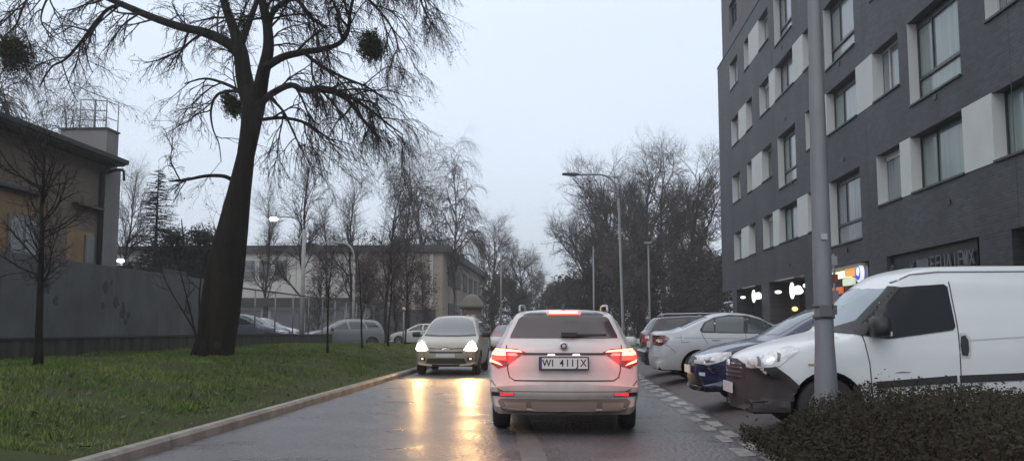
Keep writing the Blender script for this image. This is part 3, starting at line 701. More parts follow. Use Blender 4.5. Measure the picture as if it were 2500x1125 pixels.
sgp('backing', M_shop, lambda mb: mb.box(XB - .01, XB + .06, 27.65, 32.6, 2.1, 3.19))
sgp('canopy_strip', mat('beige_strip', (.30, .265, .20), .6), lambda mb: mb.box(XB - .16, XB + .0, 27.9, 32.2, 3.13, 3.2))
def letters(mb):
    y = 31.2
    for wd in (.26, .2, .26, .22, .24, .26): rounded(mb, XB - .08, XB - .02, y - wd, y, 2.86, 3.09, .03); y -= wd + .015
    for wd in (.2, .3): rounded(mb, XB - .08, XB - .02, y - .03 - wd, y - .03, 2.85, 3.10, .04); y -= wd + .02
sgp('lit_letters', M_sy, letters)
sgp('orange_block', M_so, lambda mb: [rounded(mb, XB - .10, XB - .03, 28.55, 29.6, 2.86, 3.12, .10), mb.box(XB - .105, XB - .10, 28.6, 29.3, 2.99, 3.0)])
def disc(mb, xa, xb, cy, cz, r, n=28): mb.prism([(cy + r * math.cos(6.283 * k / n), cz + r * math.sin(6.283 * k / n)) for k in range(n)], lambda p, k: (xb if k else xa, p[0], p[1]))
o_ = sgp('round_emblem', M_sbw, lambda mb: disc(mb, XB - .13, XB - .03, 28.2, 2.92, .27))
o_ = sgp('emblem_field', M_sb, lambda mb: disc(mb, XB - .15, XB - .13, 28.2, 2.92, .215))
o_ = sgp('emblem_light', M_sbw, lambda mb: disc(mb, XB - .165, XB - .15, 28.14, 2.96, .13))
g2 = thing('shop_sign', 'small pale green lit sign below the round blue emblem', 'sign', (XB - .07, 29.35, 2.70)); mb = MB(); rounded(mb, -.05, .05, -.55, .45, -.10, .12, .06); mb.build('lit_panel', M_sg, g2); mb = MB(); mb.box(.05, .12, -.6, .5, -.14, .16); mb.build('backing', M_shop, g2)
g3 = thing('shop_sign', 'small red-orange lit sign low beside the near lamp post', 'sign', (XB - .07, 30.65, 2.49)); mb = MB(); rounded(mb, -.05, .05, -.6, .5, -.12, .1, .03); mb.build('lit_panel', M_sr, g3); mb = MB(); mb.box(.05, .12, -.65, .55, -.15, .14); mb.build('backing', M_shop, g3)
# glowing emblems between the pillars (white, facing the street)
def glow_sign(Y0, X0, s, lab):
    t = thing('illuminated_sign', lab, 'sign', (X0, Y0, 2.74))
    mb = MB()
    # upright bar and lobed block, seen from down the street
    def lobe(cx, cz, a, b_, n=20): mb.prism([(cx + a * math.cos(6.283 * k / n), cz + b_ * math.sin(6.283 * k / n)) for k in range(n)], lambda p, k: (p[0] * s, -.05 + .1 * k, p[1] * s))
    lobe(-.12, 0, .10, .36); lobe(.12, -.02, .24, .15); lobe(.14, .08, .15, .15); lobe(-.02, -.05, .16, .12)
    mb.build('lit_emblem', M_shop_w, t)
    mb = MB(); rounded_pts = None
    mb.prism([(-.72 * s + .14 * s * math.cos(6.283 * k / 16), -.06 * s + .075 * s * math.sin(6.283 * k / 16)) for k in range(16)], lambda p, k: (p[0], -.05 + .1 * k, p[1])); mb.build('lit_oval', M_shop_w, t)
    mb = MB(); mb.box(-.9 * s, .6 * s, .052, .09, .38 * s, .42 * s); mb.box(.45 * s, .49 * s, .052, .09, -.3 * s, .38 * s); mb.build('bracket', M_steel_dark, t)
glow_sign(43.4, 8.98, .82, 'smaller farther white glowing emblem sign between the brick pillars')
glow_sign(36.9, 9.15, .9, 'larger nearer white glowing emblem sign above the brown shopfront')
t = thing('wall_light', 'small yellow light glowing low in front of the brown shopfront', 'light', (XB + .4, 38.0, 2.05)); mb = MB(); mb.lathe([(0, -.10), (.09, -.07), (.13, 0), (.09, .07), (0, .1)], (0, 0, 0), 'z', 14); mb.build('bulb', lamp('warm_yellow_bulb', (1, .72, .28), 1.3), t); mb = MB(); mb.box(.1, .16, -.05, .05, -.05, .05); mb.build('bracket', M_steel_dark, t)
t = thing('wall_light', 'tiny round white light at the right edge of the larger glowing emblem', 'light', (XB + .15, 35.3, 2.86)); mb = MB(); mb.lathe([(0, -.09), (.08, -.06), (.1, 0), (.08, .06), (0, .09)], (0, 0, 0), 'z', 14); mb.build('bulb', lamp('soft_white_bulb', (1, .95, .98), .8), t); mb = MB(); mb.box(.1, .2, -.04, .04, -.04, .04); mb.build('bracket', M_steel_dark, t)
# unlit metal lettering in the recess above the van
t = thing('metal_letter_sign', 'unlit grey metal letter sign on dark band above the white van roof', 'sign', (XB + .12, 23.3, 2.88))
mb = MB(); mb.box(.02, .1, -2.5, 3.0, -.45, .42); mb.build('backing_board', mat('black_board', (.008, .009, .012), .5), t)
M_let = mat('brushed_grey_letters', (.11, .115, .125), .45, metal=.3, var=.3, scale=6)
mb = MB()
def stroke(pts, wd=.05):
    for (a, c) in zip(pts[:-1], pts[1:]):
        p, q = Vector(a), Vector(c); d = (q - p).normalized(); n = Vector((-d.y, d.x)) * wd / 2
        mb.prism([p + n, p - n, q - n, q + n], lambda u, k: (-.03 * k - .002 - stroke.i * .0004, u[0], u[1])); stroke.i = (stroke.i + 1) % 40
stroke.i = 0
# (y decreases towards the camera = reading direction left to right)
def glyph(kind, y, wd=.30, z0=-.22, z1=.10):
    zm = (z0 + z1) / 2; a, c = y, y - wd
    G = {'X': [[(a, z0), (c, z1)], [(a, z1), (c, z0)]], 'E': [[(c, z1), (a, z1), (a, z0), (c, z0)], [(a, zm), (c, zm)]], 'F': [[(c, z1), (a, z1), (a, z0)], [(a, zm), (c, zm)]],
         'L': [[(a, z1), (a, z0), (c, z0)]], 'U': [[(a, z1), (a, z0), (c, z0), (c, z1)]], 'I': [[(a, z0), (a, z1)]], 'A': [[(a, z0), ((a + c) / 2, z1), (c, z0)]], 'W': [[(a, z1), (a - wd * .25, z0), ((a + c) / 2, z1), (c + wd * .25, z0), (c, z1)]]}
    for pl in G[kind]: stroke(pl)
glyph('X', 1.35, .26, -.26, .12)
mb.build('letter', M_let, t)
for kd, y in (('F', -.0), ('E', -.32), ('U', -.62), ('A', -.96), ('L', -1.42), ('E', -1.62), ('W', -1.86), ('I', -2.12), ('X', -2.2)):
    mb = MB(); glyph(kd, y, .22, -.2, .14); mb.build('letter', M_let, t)
mb = MB(); rounded(mb, -.03, .0, .16, .92, -.24, .13, .06); mb.build('plate', M_let, t)
mb = MB(); mb.box(-.02, .06, -2.5, .4, -.36, -.33); mb.build('rail', M_let, t)
# slim totem next to the near post
t = thing('street_sign_post', 'slim pale sign post with small plates right behind the near lamp post', 'sign post', (6.72, 23.2, .1))
mb = MB(); mb.tube([(0, 0, 0), (0, 0, 3.0)], .03, 8); mb.build('pole', M_steel, t)
mb = MB(); rounded(mb, -.02, .02, -.05, .05, 0, .01, .002); mb.v = []; mb.f = []; mb.m = []; mb.smooth = []
mb.box(-.07, .07, -.06, -.03, 2.72, 2.95); mb.build('small_plate', mat('pale_plate', (.3, .31, .33), .5), t)
mb = MB(); mb.box(-.07, .07, -.06, -.03, 2.30, 2.5); mb.build('red_plate', mat('dull_red_plate', (.2, .05, .04), .5), t)
mb = MB(); mb.box(-.08, .08, -.06, -.03, 1.2, 2.1); mb.build('long_plate', mat('pale_long_plate', (.24, .21, .22), .5), t)

# ------------------------------------------------------------------ left: grey panel wall, plinth, mesh fence
XW = -11.5
M_pw = mat('grey_wall_panel', (.098, .102, .105), .75, var=.28, scale=1.1, bump=.15, bscale=30)
M_pl = mat('stained_concrete', (.095, .09, .08), .9, col2=(.030, .032, .027), scale=1.6, stretch=(1, 1.6, .25), bump=.4, bscale=20)
wl = thing('panel_wall', 'long grey panel wall with dark stains on a low concrete base at far left', 'wall', (XW, 22, .6))
def wp(name, m, fn, par=wl):
    o = Vector(par.location); mb = MB(); fn(mb); mb.v = [(p[0] - o.x, p[1] - o.y, p[2] - o.z) for p in mb.v]; return mb.build(name, m, par)
y = 6.0
while y < 31.9:
    y2 = min(y + 2.5, 32.0)
    wp('wall_panel', M_pw, lambda mb: mb.box(XW - .10, XW, y + .006, y2 - .006, 1.085, 2.86 + R.uniform(-.008, .008))); y += 2.5
wp('base_rail', M_blk, lambda mb: mb.box(XW - .12, XW + .03, 6, 32, 1.03, 1.083))
wp('concrete_base', M_pl, lambda mb: mb.box(XW - .09, XW + .01, 6, 32, .2, 1.03))
# irregular dark stains with their own shape
def stain(cy, cz, r, seed):
    q = random.Random(seed)
    pts = [(cy + r * q.uniform(.5, 1.3) * math.cos(a) * .9, cz + r * q.uniform(.5, 1.2) * math.sin(a)) for a in [6.283 * k / 14 for k in range(14)]]
    return pts
def stains(mb):
    for cy, cz, r in [(22.9, 2.3, .16), (23.5, 1.95, .2), (23.9, 1.75, .22), (24.2, 1.6, .14), (23.2, 2.45, .1), (24.05, 1.45, .1), (22.8, 1.85, .1), (20.6, 1.9, .14), (28.2, 1.9, .25), (20.2, 2.2, .2), (30.3, 1.8, .3)]:
        mb.prism(stain(cy, cz, r, int(cy * 10)), lambda p, k: (XW + .001 + .002 * k, p[0], p[1]))
wp('stains', mat('dark_wall_stain', (.045, .048, .052), .8, var=.2, scale=6), stains)
fn_ = thing('mesh_fence', 'thin metal mesh fence on a low concrete base behind the saplings', 'fence', (XW, 45, .6))
ZP = lambda y: 1.04 - .0075 * (y - 32)
wp('concrete_base', M_pl, lambda mb: mb.prism([(32.0, -.2), (57.2, -.2), (57.2, ZP(57)), (32.0, ZP(32))], lambda p, k: (XW - .2 * k, p[0], p[1])), fn_)
wp('base_rail', M_blk, lambda mb: mb.prism([(32.0, ZP(32)), (57.2, ZP(57)), (57.2, ZP(57) + .05), (32.0, ZP(32) + .05)], lambda p, k: (XW + .03 - .26 * k, p[0], p[1])), fn_)
y = 32.2
while y < 57.3:
    wp('post', M_steel, lambda mb: mb.tube([(XW - .08, y, .9), (XW - .08, y, 2.72)], .028, 8), fn_); y += 2.5
wp('top_rail', M_steel_dark, lambda mb: mb.tube([(XW - .08, 32.1, 2.73), (XW - .08, 57.2, 2.70)], .03, 6), fn_)
def mesh(mb):
    y = 32.3
    while y < 57.2: mb.tube([(XW - .08, y, ZP(y) + .04), (XW - .08, y, 2.72)], .003, 3, cap=False); y += .12
    for k in range(7): mb.tube([(XW - .08, 32.2, 1.15 + k * .25), (XW - .08, 57.2, .95 + k * .28)], .003, 3, cap=False)
wp('wire_mesh', M_steel, mesh, fn_)
# leaning bare shrub in front of the wall
sh = thing('leaning_shrub', 'thin leaning bare shrub stems rising against the grey wall left of the big trunk', 'shrub', (-9.6, 24.5, .62))
mb = MB(); q = random.Random(5)
for k in range(4):
    pts = branch_path(q, Vector((q.uniform(-.1, .1), 0, -.1)), Vector((-.35 + .15 * k, .1, 1)), 3.2 + .4 * k, 8, .09, Vector((0, 0, .2))); mb.tube(pts, [.03, .027, .025, .022, .018, .014, .01, .008, .005], 5)
    if k == 1: spawn(q, [mb, mb], pts, .03, .005, 1, SAPL)
    else: spawn(q, [mb, mb], pts, .03, .005, 0, [dict(SAPL[0], n=8, t0=.4), SAPL[1]])
mb.build('stems', M_twig, sh)

# ------------------------------------------------------------------ left house
XH = -15.0
M_hw = mat('brown_grey_render', (.165, .132, .110), .85, var=.12, scale=1.2)
M_hy = mat('ochre_render', (.26, .18, .105), .85, var=.2, scale=1.0)
M_he = mat('light_render_edge', (.20, .19, .19), .85, var=.1, scale=1.2)
hs = thing('house', 'brown-grey house with ochre wall fields and overhanging dark eaves behind the grey wall', 'building', (XH, 24, .35))
def hp(name, m, fn, par=None): return wp2(name, m, fn, par)
def wp2(name, m, fn, par=None, base=hs):
    o = Vector(base.location); mb = MB(); fn(mb); mb.v = [(p[0] - o.x, p[1] - o.y, p[2] - o.z) for p in mb.v]; return mb.build(name, m, par or base)
YE = 30.55
wp2('wall', M_hw, lambda mb: mb.box(XH - 9, XH, 8, YE - 1.25, .3, 6.6))
wp2('corner_wall', M_he, lambda mb: mb.box(XH - 9, XH + .01, YE - 1.249, YE, .3, 6.6))
for a, c, d in ((27.3, 28.9, 4.30), (19, 25.5, 4.95)): wp2('ochre_field', M_hy, lambda mb: mb.box(XH + .001, XH + .03, a, c, .5, d))
wp2('ledge', M_sill, lambda mb: mb.box(XH, XH + .22, 27.5, 29.15, 5.06, 5.13))
wp2('ledge', M_sill, lambda mb: mb.box(XH, XH + .22, 19, 25.7, 5.05, 5.13))
for a, c in ((24.2, 25.6), (20.5, 23.0)):
    f = wp2('window', mat('pale_frame', (.16, .14, .12), .5), lambda mb: (mb.box(XH + .032, XH + .09, a, c, 3.0, 4.4)))
    wp2('pane', M_pane, lambda mb: [mb.box(XH + .085, XH + .1, u + .08, u + (c - a) / 2 - .05, 3.08, 4.3) for u in (a, (a + c) / 2)], f)
f = wp2('window', mat('pale_frame', (.16, .14, .12), .5), lambda mb: mb.box(XH + .032, XH + .08, 28.3, 28.85, 2.9, 4.2)); wp2('pane', M_pane_c, lambda mb: mb.box(XH + .075, XH + .09, 28.37, 28.78, 3, 4.1), f)
wp2('roof', mat('dark_roof_edge', (.018, .017, .018), .7), lambda mb: mb.prism([(XH + .6, 6.70), (XH + .6, 6.84), (XH - 9.4, 7.2), (XH - 9.4, 6.6), (XH, 6.6)], lambda p, k: (p[0], 8 + (29.9 - 8) * k, p[1])))
wp2('eave_boards', mat('grey_eave', (.07, .06, .058), .8), lambda mb: mb.box(XH + .0, XH + .5, 8, 29.8, 6.62, 6.70))
gt = wp2('gutter_bracket', M_steel_dark, lambda mb: [mb.tube([(XH + .03, YE - 1.1, 6.35), (XH + .3, YE - .9, 6.5), (XH + .5, YE - .8, 6.5)], .05, 6), mb.tube([(XH + .5, YE - .8, 6.5), (XH + .5, YE - .75, 6.15)], .045, 6)])
wp2('downpipe', M_steel_dark, lambda mb: [mb.tube([(XH + .08, YE - 1.35, .4), (XH + .08, YE - 1.35, 6.3), (XH + .4, YE - 1.3, 6.65)], .085, 8)])
# roof structure with railing
YT = 33.0
tx1 = at(262, 315, YT).x; tx0 = at(150, 315, YT).x; tz = at(285, 315, YT).z
tw_ = wp2('roof_tower', M_he, lambda mb: mb.box(tx0, tx1, YT, YT + .9, 5.5, tz))
wp2('tower_cap', M_sill, lambda mb: mb.box(tx0 - .05, tx1 + .04, YT - .06, YT + .95, tz, tz + .06), tw_)
def rail(mb):
    xs = [at(p, 250, YT).x for p in (194, 230, 258)]
    zt = at(194, 240, YT).z - .02
    for k, x in enumerate(xs):
        mb.tube([(x, YT + .1, tz), (x, YT + .1, zt)], .025 if k != 1 else .04, 6)
    for f in (.33, .66, 1): mb.tube([(xs[0], YT + .1, tz + (zt - tz) * f), (xs[2], YT + .1, tz + (zt - tz) * f * .93)], .02, 6)
    mb.tube([(tx1, YT + .8, tz), (tx1, YT + .8, zt - .1)], .02, 6)
    for f in (.4, .93): mb.tube([(xs[2], YT + .1, tz + (zt - tz) * f), (tx1, YT + .8, tz + (zt - tz) * f)], .018, 6)
wp2('railing', M_steel, rail, tw_)
# low dark roofs just behind the wall
for (pa, pb, lab) in ((262, 325, 'low dark flat shed roof edge peeping over the grey wall by the house corner'), (334, 398, 'low dark flat shed roof edge peeping over the grey wall under the pine')):
    xa, xb = at(pa, 650, 33).x, at(pb, 650, 33).x
    t = thing('shed', lab, 'shed', ((xa + xb) / 2, 34, .35)); zt = at(300, 648 if pa < 300 else 655, 33).z - .35
    mb = MB(); hw = (xb - xa) / 2; mb.box(-hw + .05, hw - .05, -.8, 1, 0, zt - .22); mb.build('wall', M_hw, t); mb = MB(); mb.box(-hw, hw, -1, 1.2, zt - .22, zt); mb.build('roof', M_blk, t)

# ------------------------------------------------------------------ pale flat-roofed building far left
YS, XS, ZS = 76.0, -9.75, 8.0
M_fw = mat('pale_facade', (.50, .48, .45), .85, var=.12, scale=.25)
M_fw2 = mat('beige_side', (.30, .26, .22), .85, var=.18, scale=.3)
M_fas = mat('dark_fascia', (.045, .036, .038), .7)
fb = thing('flat_roofed_building', 'pale two-storey flat-roofed building with dark fascia behind the mesh fence', 'building', (XS, YS, 0))
def fp(name, m, fn, par=None): return wp2(name, m, fn, par, fb)
fp('wall', [M_fw, M_fw2], lambda mb: (mb.box(-42, -17.2, YS, YS + 12, 0, 7.55, 0), mb.box(-17.199, XS, YS + .01, YS + 12, 0, 7.55, 1), mb.box(-17.2, XS - .001, YS + 12, 122, 0, 7.55, 1)))
fp('roof', M_fas, lambda mb: [mb.prism([(-43, YS - .35), (XS + .4, YS - .35), (XS + .4, 122.5), (-18, 122.5), (-18, YS + 13), (-43, YS + 13)], lambda p, k: (p[0], p[1], 7.5 + .6 * k))])
for x, wd, h_ in ((-22.4, 1.0, .55), (-19.5, .9, .5), (-16.5, 1.6, .35), (-13.5, 1.2, .4)): fp('roof_box', M_sill, lambda mb: mb.box(x, x + wd, YS + 4, YS + 7, 8.1, 8.1 + h_))
for x in (-27.3, -25.95, -24.6, -23.25, -34, -36, -38.2):
    f = fp('window', mat('white_far_frame', (.42, .42, .42), .6), lambda mb: mb.box(x - .62, x + .62, YS - .06, YS, 5.25, 6.95))
    fp('pane', mat('far_glass', (.10, .12, .13), .15, var=.3, scale=.5), lambda mb: mb.box(x - .5, x + .5, YS - .08, YS - .05, 6.05, 6.85), f)
    fp('pane', M_pane, lambda mb: mb.box(x - .5, x + .5, YS - .08, YS - .05, 5.35, 6.0), f)
for i in range(7):
    y = YS + 4 + i * 6
    f = fp('window', M_fas, lambda mb: mb.box(XS, XS + .06, y, y + 3.6, 4.9, 6.6)); fp('pane', MATS['far_glass'], lambda mb: mb.box(XS + .05, XS + .08, y + .15, y + 3.45, 5.0, 6.5), f)
    f = fp('window', M_fas, lambda mb: mb.box(XS, XS + .06, y, y + 3.6, 1.6, 3.4)); fp('pane', MATS['far_glass'], lambda mb: mb.box(XS + .05, XS + .08, y + .15, y + 3.45, 1.7, 3.3), f)
for x in (-16.2, -14.2, -12.3, -10.8): fp('wall_strip', M_fw, lambda mb: mb.box(x, x + .28, YS - .06, YS + .005, .2, 7.5))
for x in (-31, -29, -22, -19.5): fp('wall_joint', M_fw2, lambda mb: mb.box(x, x + .06, YS - .01, YS + .005, .2, 7.5))
an = thing('annex', 'low flat-roofed annex with dark roof band in front of the pale building', 'building', (-18, 62, .35))
def apz(name, m, fn, par=None): return wp2(name, m, fn, par, an)
apz('wall', M_fw, lambda mb: mb.box(-30, -13.6, 62, 70, .3, 2.75))
apz('roof', M_fas, lambda mb: mb.box(-30.4, -13.3, 61.6, 70.3, 2.75, 3.3))
for x in (-22.5, -19.6, -16.8): apz('garage_door', mat('grey_door', (.13, .13, .14), .6), lambda mb: mb.box(x, x + 2.2, 61.95, 61.99, .35, 2.5))
for x in (-23.2, -20.1, -17.2, -14.2): apz('pillar', M_fas, lambda mb: mb.box(x, x + .3, 61.9, 61.999, .35, 2.74))
# grey hoarding right of annex
t = thing('grey_hoarding', 'plain grey hoarding between the hooked lamp post and the parked white car', 'fence', (-11.5, 66, .1)); mb = MB()
x = -2.4
while x < 1.9: mb.box(x, x + .98, 0, .06, 0, 2.5 + R.uniform(-.02, .02)); x += 1.0
mb.build('boards', mat('grey_hoarding_sheet', (.10, .10, .115), .7, var=.15, scale=.8), t)
# advertising column
t = thing('advertising_column', 'round advertising column with domed top behind the oncoming silver car', 'advertising column', tuple(at(1152, 800, 58).xy) + (.1,))
mb = MB(); mb.lathe([(.0, 0), (.72, 0), (.72, .4), (.62, .45), (.62, 2.35)], (0, 0, 0), 'z', 28); mb.build('drum', mat('column_posters', (.13, .10, .08), .7, var=.4, scale=2.2), t)
mb = MB(); mb.lathe([(.62, 2.35), (.78, 2.4), (.80, 2.55), (.72, 2.62), (.62, 2.9), (.40, 3.15), (.1, 3.3), (0, 3.32)], (0, 0, 0), 'z', 28); mb.build('dome', mat('column_dome', (.10, .085, .07), .6), t)
mb = MB(); mb.box(-.28, .28, -.64, -.58, 1.0, 2.0); mb.build('poster', mat('pale_poster', (.40, .33, .28), .6, var=.5, scale=5), t)

# ------------------------------------------------------------------ lamps and posts
M_pole = mat('grey_lamp_pole', (.20, .20, .215), .55, metal=.2, var=.15, scale=2.5, stretch=(1, 1, .4))
M_polew = mat('pale_concrete_pole', (.30, .29, .28), .8, var=.15, scale=2)
def bend(p0, p1, p2, n=8):
    p0, p1, p2 = map(Vector, (p0, p1, p2)); return [(p0 * (1 - t) ** 2 + p1 * 2 * t * (1 - t) + p2 * t * t) for t in [k / n for k in range(n + 1)]]
# near pole in the hedge
D = 9.3; b0 = at(2013, 930, D); q1 = at(1984, 0, D)
t = thing('lamp_post', 'thick grey metal lamp post standing in the hedge in front of the white van', 'lamp post', (b0.x + .01, D, .15))
lean = (q1.x - b0.x) / (q1.z - b0.z)
mb = MB(); top = 8.0
mb.tube([(0 + lean * z, 0, z) for z in (0, .2, .75, 1.0, 2.5, 4.5, top)], [.13, .115, .105, .092, .088, .062, .05], 20); mb.build('pole', M_pole, t)
mb = MB(); mb.lathe([(.0, 0), (.15, 0), (.15, .16), (.12, .2)], (0, 0, -.02), 'z', 20); mb.build('base_collar', M_pole, t)
mb = MB(); mb.tube([(lean * 1.2, 0, 1.23), (lean * 1.2, 0, 1.27)], .105, 20); mb.tube([(lean * 1.2, 0, 1.34), (lean * 1.2, 0, 1.37)], .103, 20)
mb.box(-.06, .05, -.125, -.09, 1.25, 1.36); mb.box(.05, .12, -.06, .02, 1.27, 1.36); mb.build('strap', mat('dull_strap', (.10, .10, .105), .6), t)
mb = MB(); mb.box(-.03 + lean * 2.05, .03 + lean * 2.05, -.106, -.098, 2.0, 2.06); mb.build('number_plate', mat('pale_sticker', (.35, .36, .4), .5), t)
mb = MB(); mb.tube(bend((lean * top, 0, top), (lean * top, 0, top + 1), (-1.6, .1, top + 1.1)), .04, 8); mb.build('arm', M_pole, t)
mb = MB(); mb.box(-2.3, -1.6, .02, .2, top + 1.06, top + 1.16); mb.build('lamp_head', M_steel_dark, t)
# curved street lamp right
D = 47; p = at(1521, 800, D); t = thing('street_lamp', 'tall street lamp with curved arm and flat head before the right-hand trees', 'street lamp', (p.x, D, .06))
zt = at(1500, 440, D).z; xt = at(1508, 440, D).x - p.x; xh = at(1408, 430, D).x - p.x; zh = at(1408, 430, D).z
mb = MB(); mb.tube([(0, 0, 0), (0, 0, 1.2), (0, 0, 1.25), (xt * .8, 0, zt - 1)], [.11, .10, .075, .06], 12); mb.build('pole', M_pole, t)
mb = MB(); mb.tube(bend((xt * .8, 0, zt - 1), (xt, 0, zh + .05), (xh + .9, 0, zh + .02)) + [Vector((xh, 0, zh))], .045, 8); mb.build('arm', M_pole, t)
mb = MB(); mb.prism([(0, -.03), (.12, .07), (-.1, .09), (-.68, .10), (-.75, .05), (-.72, .0), (-.1, -.06)], lambda q, k: (xh + q[0], -.14 + .28 * k, zh + q[1])); mb.build('lamp_head', M_steel_dark, t)
# short lamp post with T head
D = 51; p = at(1587, 800, D); t = thing('street_lamp', 'short straight lamp post with small flat T-shaped head beside the dark trees', 'street lamp', (p.x, D, .06)); zt = at(1584, 594, D).z - .06
mb = MB(); mb.tube([(0, 0, 0), (.03, 0, 1.4), (.0, 0, 1.5), (-.03, 0, zt)], [.09, .085, .055, .045], 10); mb.build('pole', M_pole, t)
mb = MB(); mb.box(-.24, .16, -.12, .12, zt, zt + .09); mb.build('lamp_head', mat('pale_head', (.3, .29, .29), .5), t)
D = 66; p = at(1450, 800, D); t = thing('street_lamp', 'thin far lamp post left of the curved street lamp', 'street lamp', (p.x, D, .0)); zt = at(1450, 600, D).z
mb = MB(); mb.tube([(0, 0, 0), (0, 0, 1.8), (0, 0, zt)], [.10, .07, .05], 10); mb.build('pole', M_pole, t); mb = MB(); mb.box(-.5, .1, -.1, .1, zt, zt + .08); mb.build('lamp_head', M_steel_dark, t)
D = 74; p = at(1223, 800, D); t = thing('street_lamp', 'thin far lamp post standing between the oncoming car and the estate car', 'street lamp', (p.x, D, .1)); zt = at(1223, 600, D).z
mb = MB(); mb.tube([(0, 0, 0), (0, 0, zt)], [.08, .045], 10); mb.build('pole', M_pole, t); mb = MB(); mb.box(-.1, .6, -.1, .1, zt, zt + .08); mb.build('lamp_head', M_steel_dark, t)
# lit lamp left: pole with arm to a glowing head
D = 43; p = at(737, 800, D); t = thing('street_lamp', 'pale concrete street lamp with lit white head, in front of the flat-roofed building', 'street lamp', (p.x, D, .35)); zt = at(735, 560, D).z - .35
hx, hz = at(668, 535, D).x - p.x, at(668, 535, D).z - .35
mb = MB(); mb.tube([(0, 0, 0), (0, 0, zt)], [.12, .08], 12); mb.build('pole', M_polew, t)
mb = MB(); mb.tube(bend((0, 0, zt), (-.1, 0, hz + .2), (hx + .2, 0, hz + .1)), .03, 8); mb.build('arm', M_steel, t)
mb = MB(); mb.lathe([(0, -.10), (.14, -.08), (.22, 0), (.14, .09), (0, .11)], (hx, 0, hz), 'z', 16); mb.build('lit_lamp_head', lamp('street_lamp_white', (.85, .93, 1), 5), t)
# hooked pale lamp
D = 50; p = at(862, 800, D); t = thing('street_lamp', 'pale lamp post with arm hooked to the left among the saplings', 'street lamp', (p.x, D, .35)); zt = at(862, 640, D).z - .35
hx, hz = at(812, 594, D).x - p.x, at(812, 594, D).z - .35
mb = MB(); mb.tube([(0, 0, 0), (0, 0, zt)], [.085, .07], 12); mb.build('pole', M_polew, t)
mb = MB(); mb.tube(bend((0, 0, zt), (0, 0, hz), (hx * .6, 0, hz + .02)) + [Vector((hx, 0, hz + .05))], .06, 8); mb.build('arm', M_polew, t)
mb = MB(); mb.box(hx - .4, hx, -.1, .1, hz, hz + .1); mb.build('lamp_head', M_polew, t)
# small floodlight behind wall
D = 35.6; p = at(297, 637, D); t = thing('floodlight', 'bright white floodlight low over the grey wall beside the house', 'light', (p.x, D, .35))
mb = MB(); mb.tube([(0, 0, 0), (0, 0, p.z - .35)], .06, 8); mb.build('pole', M_steel, t); mb = MB(); mb.lathe([(0, -.07), (.12, -.05), (.16, 0), (.12, .06), (0, .08)], (0, -.1, p.z - .35), 'z', 14); mb.build('lit_lamp_head', MATS['street_lamp_white'], t)
# bollard light
D = 57; p = at(985, 800, D); t = thing('bollard_light', 'small post with round white top beside the parked white car', 'bollard light', (p.x, D, .2)); zt = at(985, 758, D).z - .2
mb = MB(); mb.tube([(0, 0, 0), (0, 0, zt)], .05, 8); mb.build('post', M_steel, t); mb = MB(); mb.lathe([(0, -.12), (.1, -.08), (.13, 0), (.1, .08), (0, .12)], (0, 0, zt + .1), 'z', 12); mb.build('globe', mat('white_globe', (.6, .58, .52), .4), t)
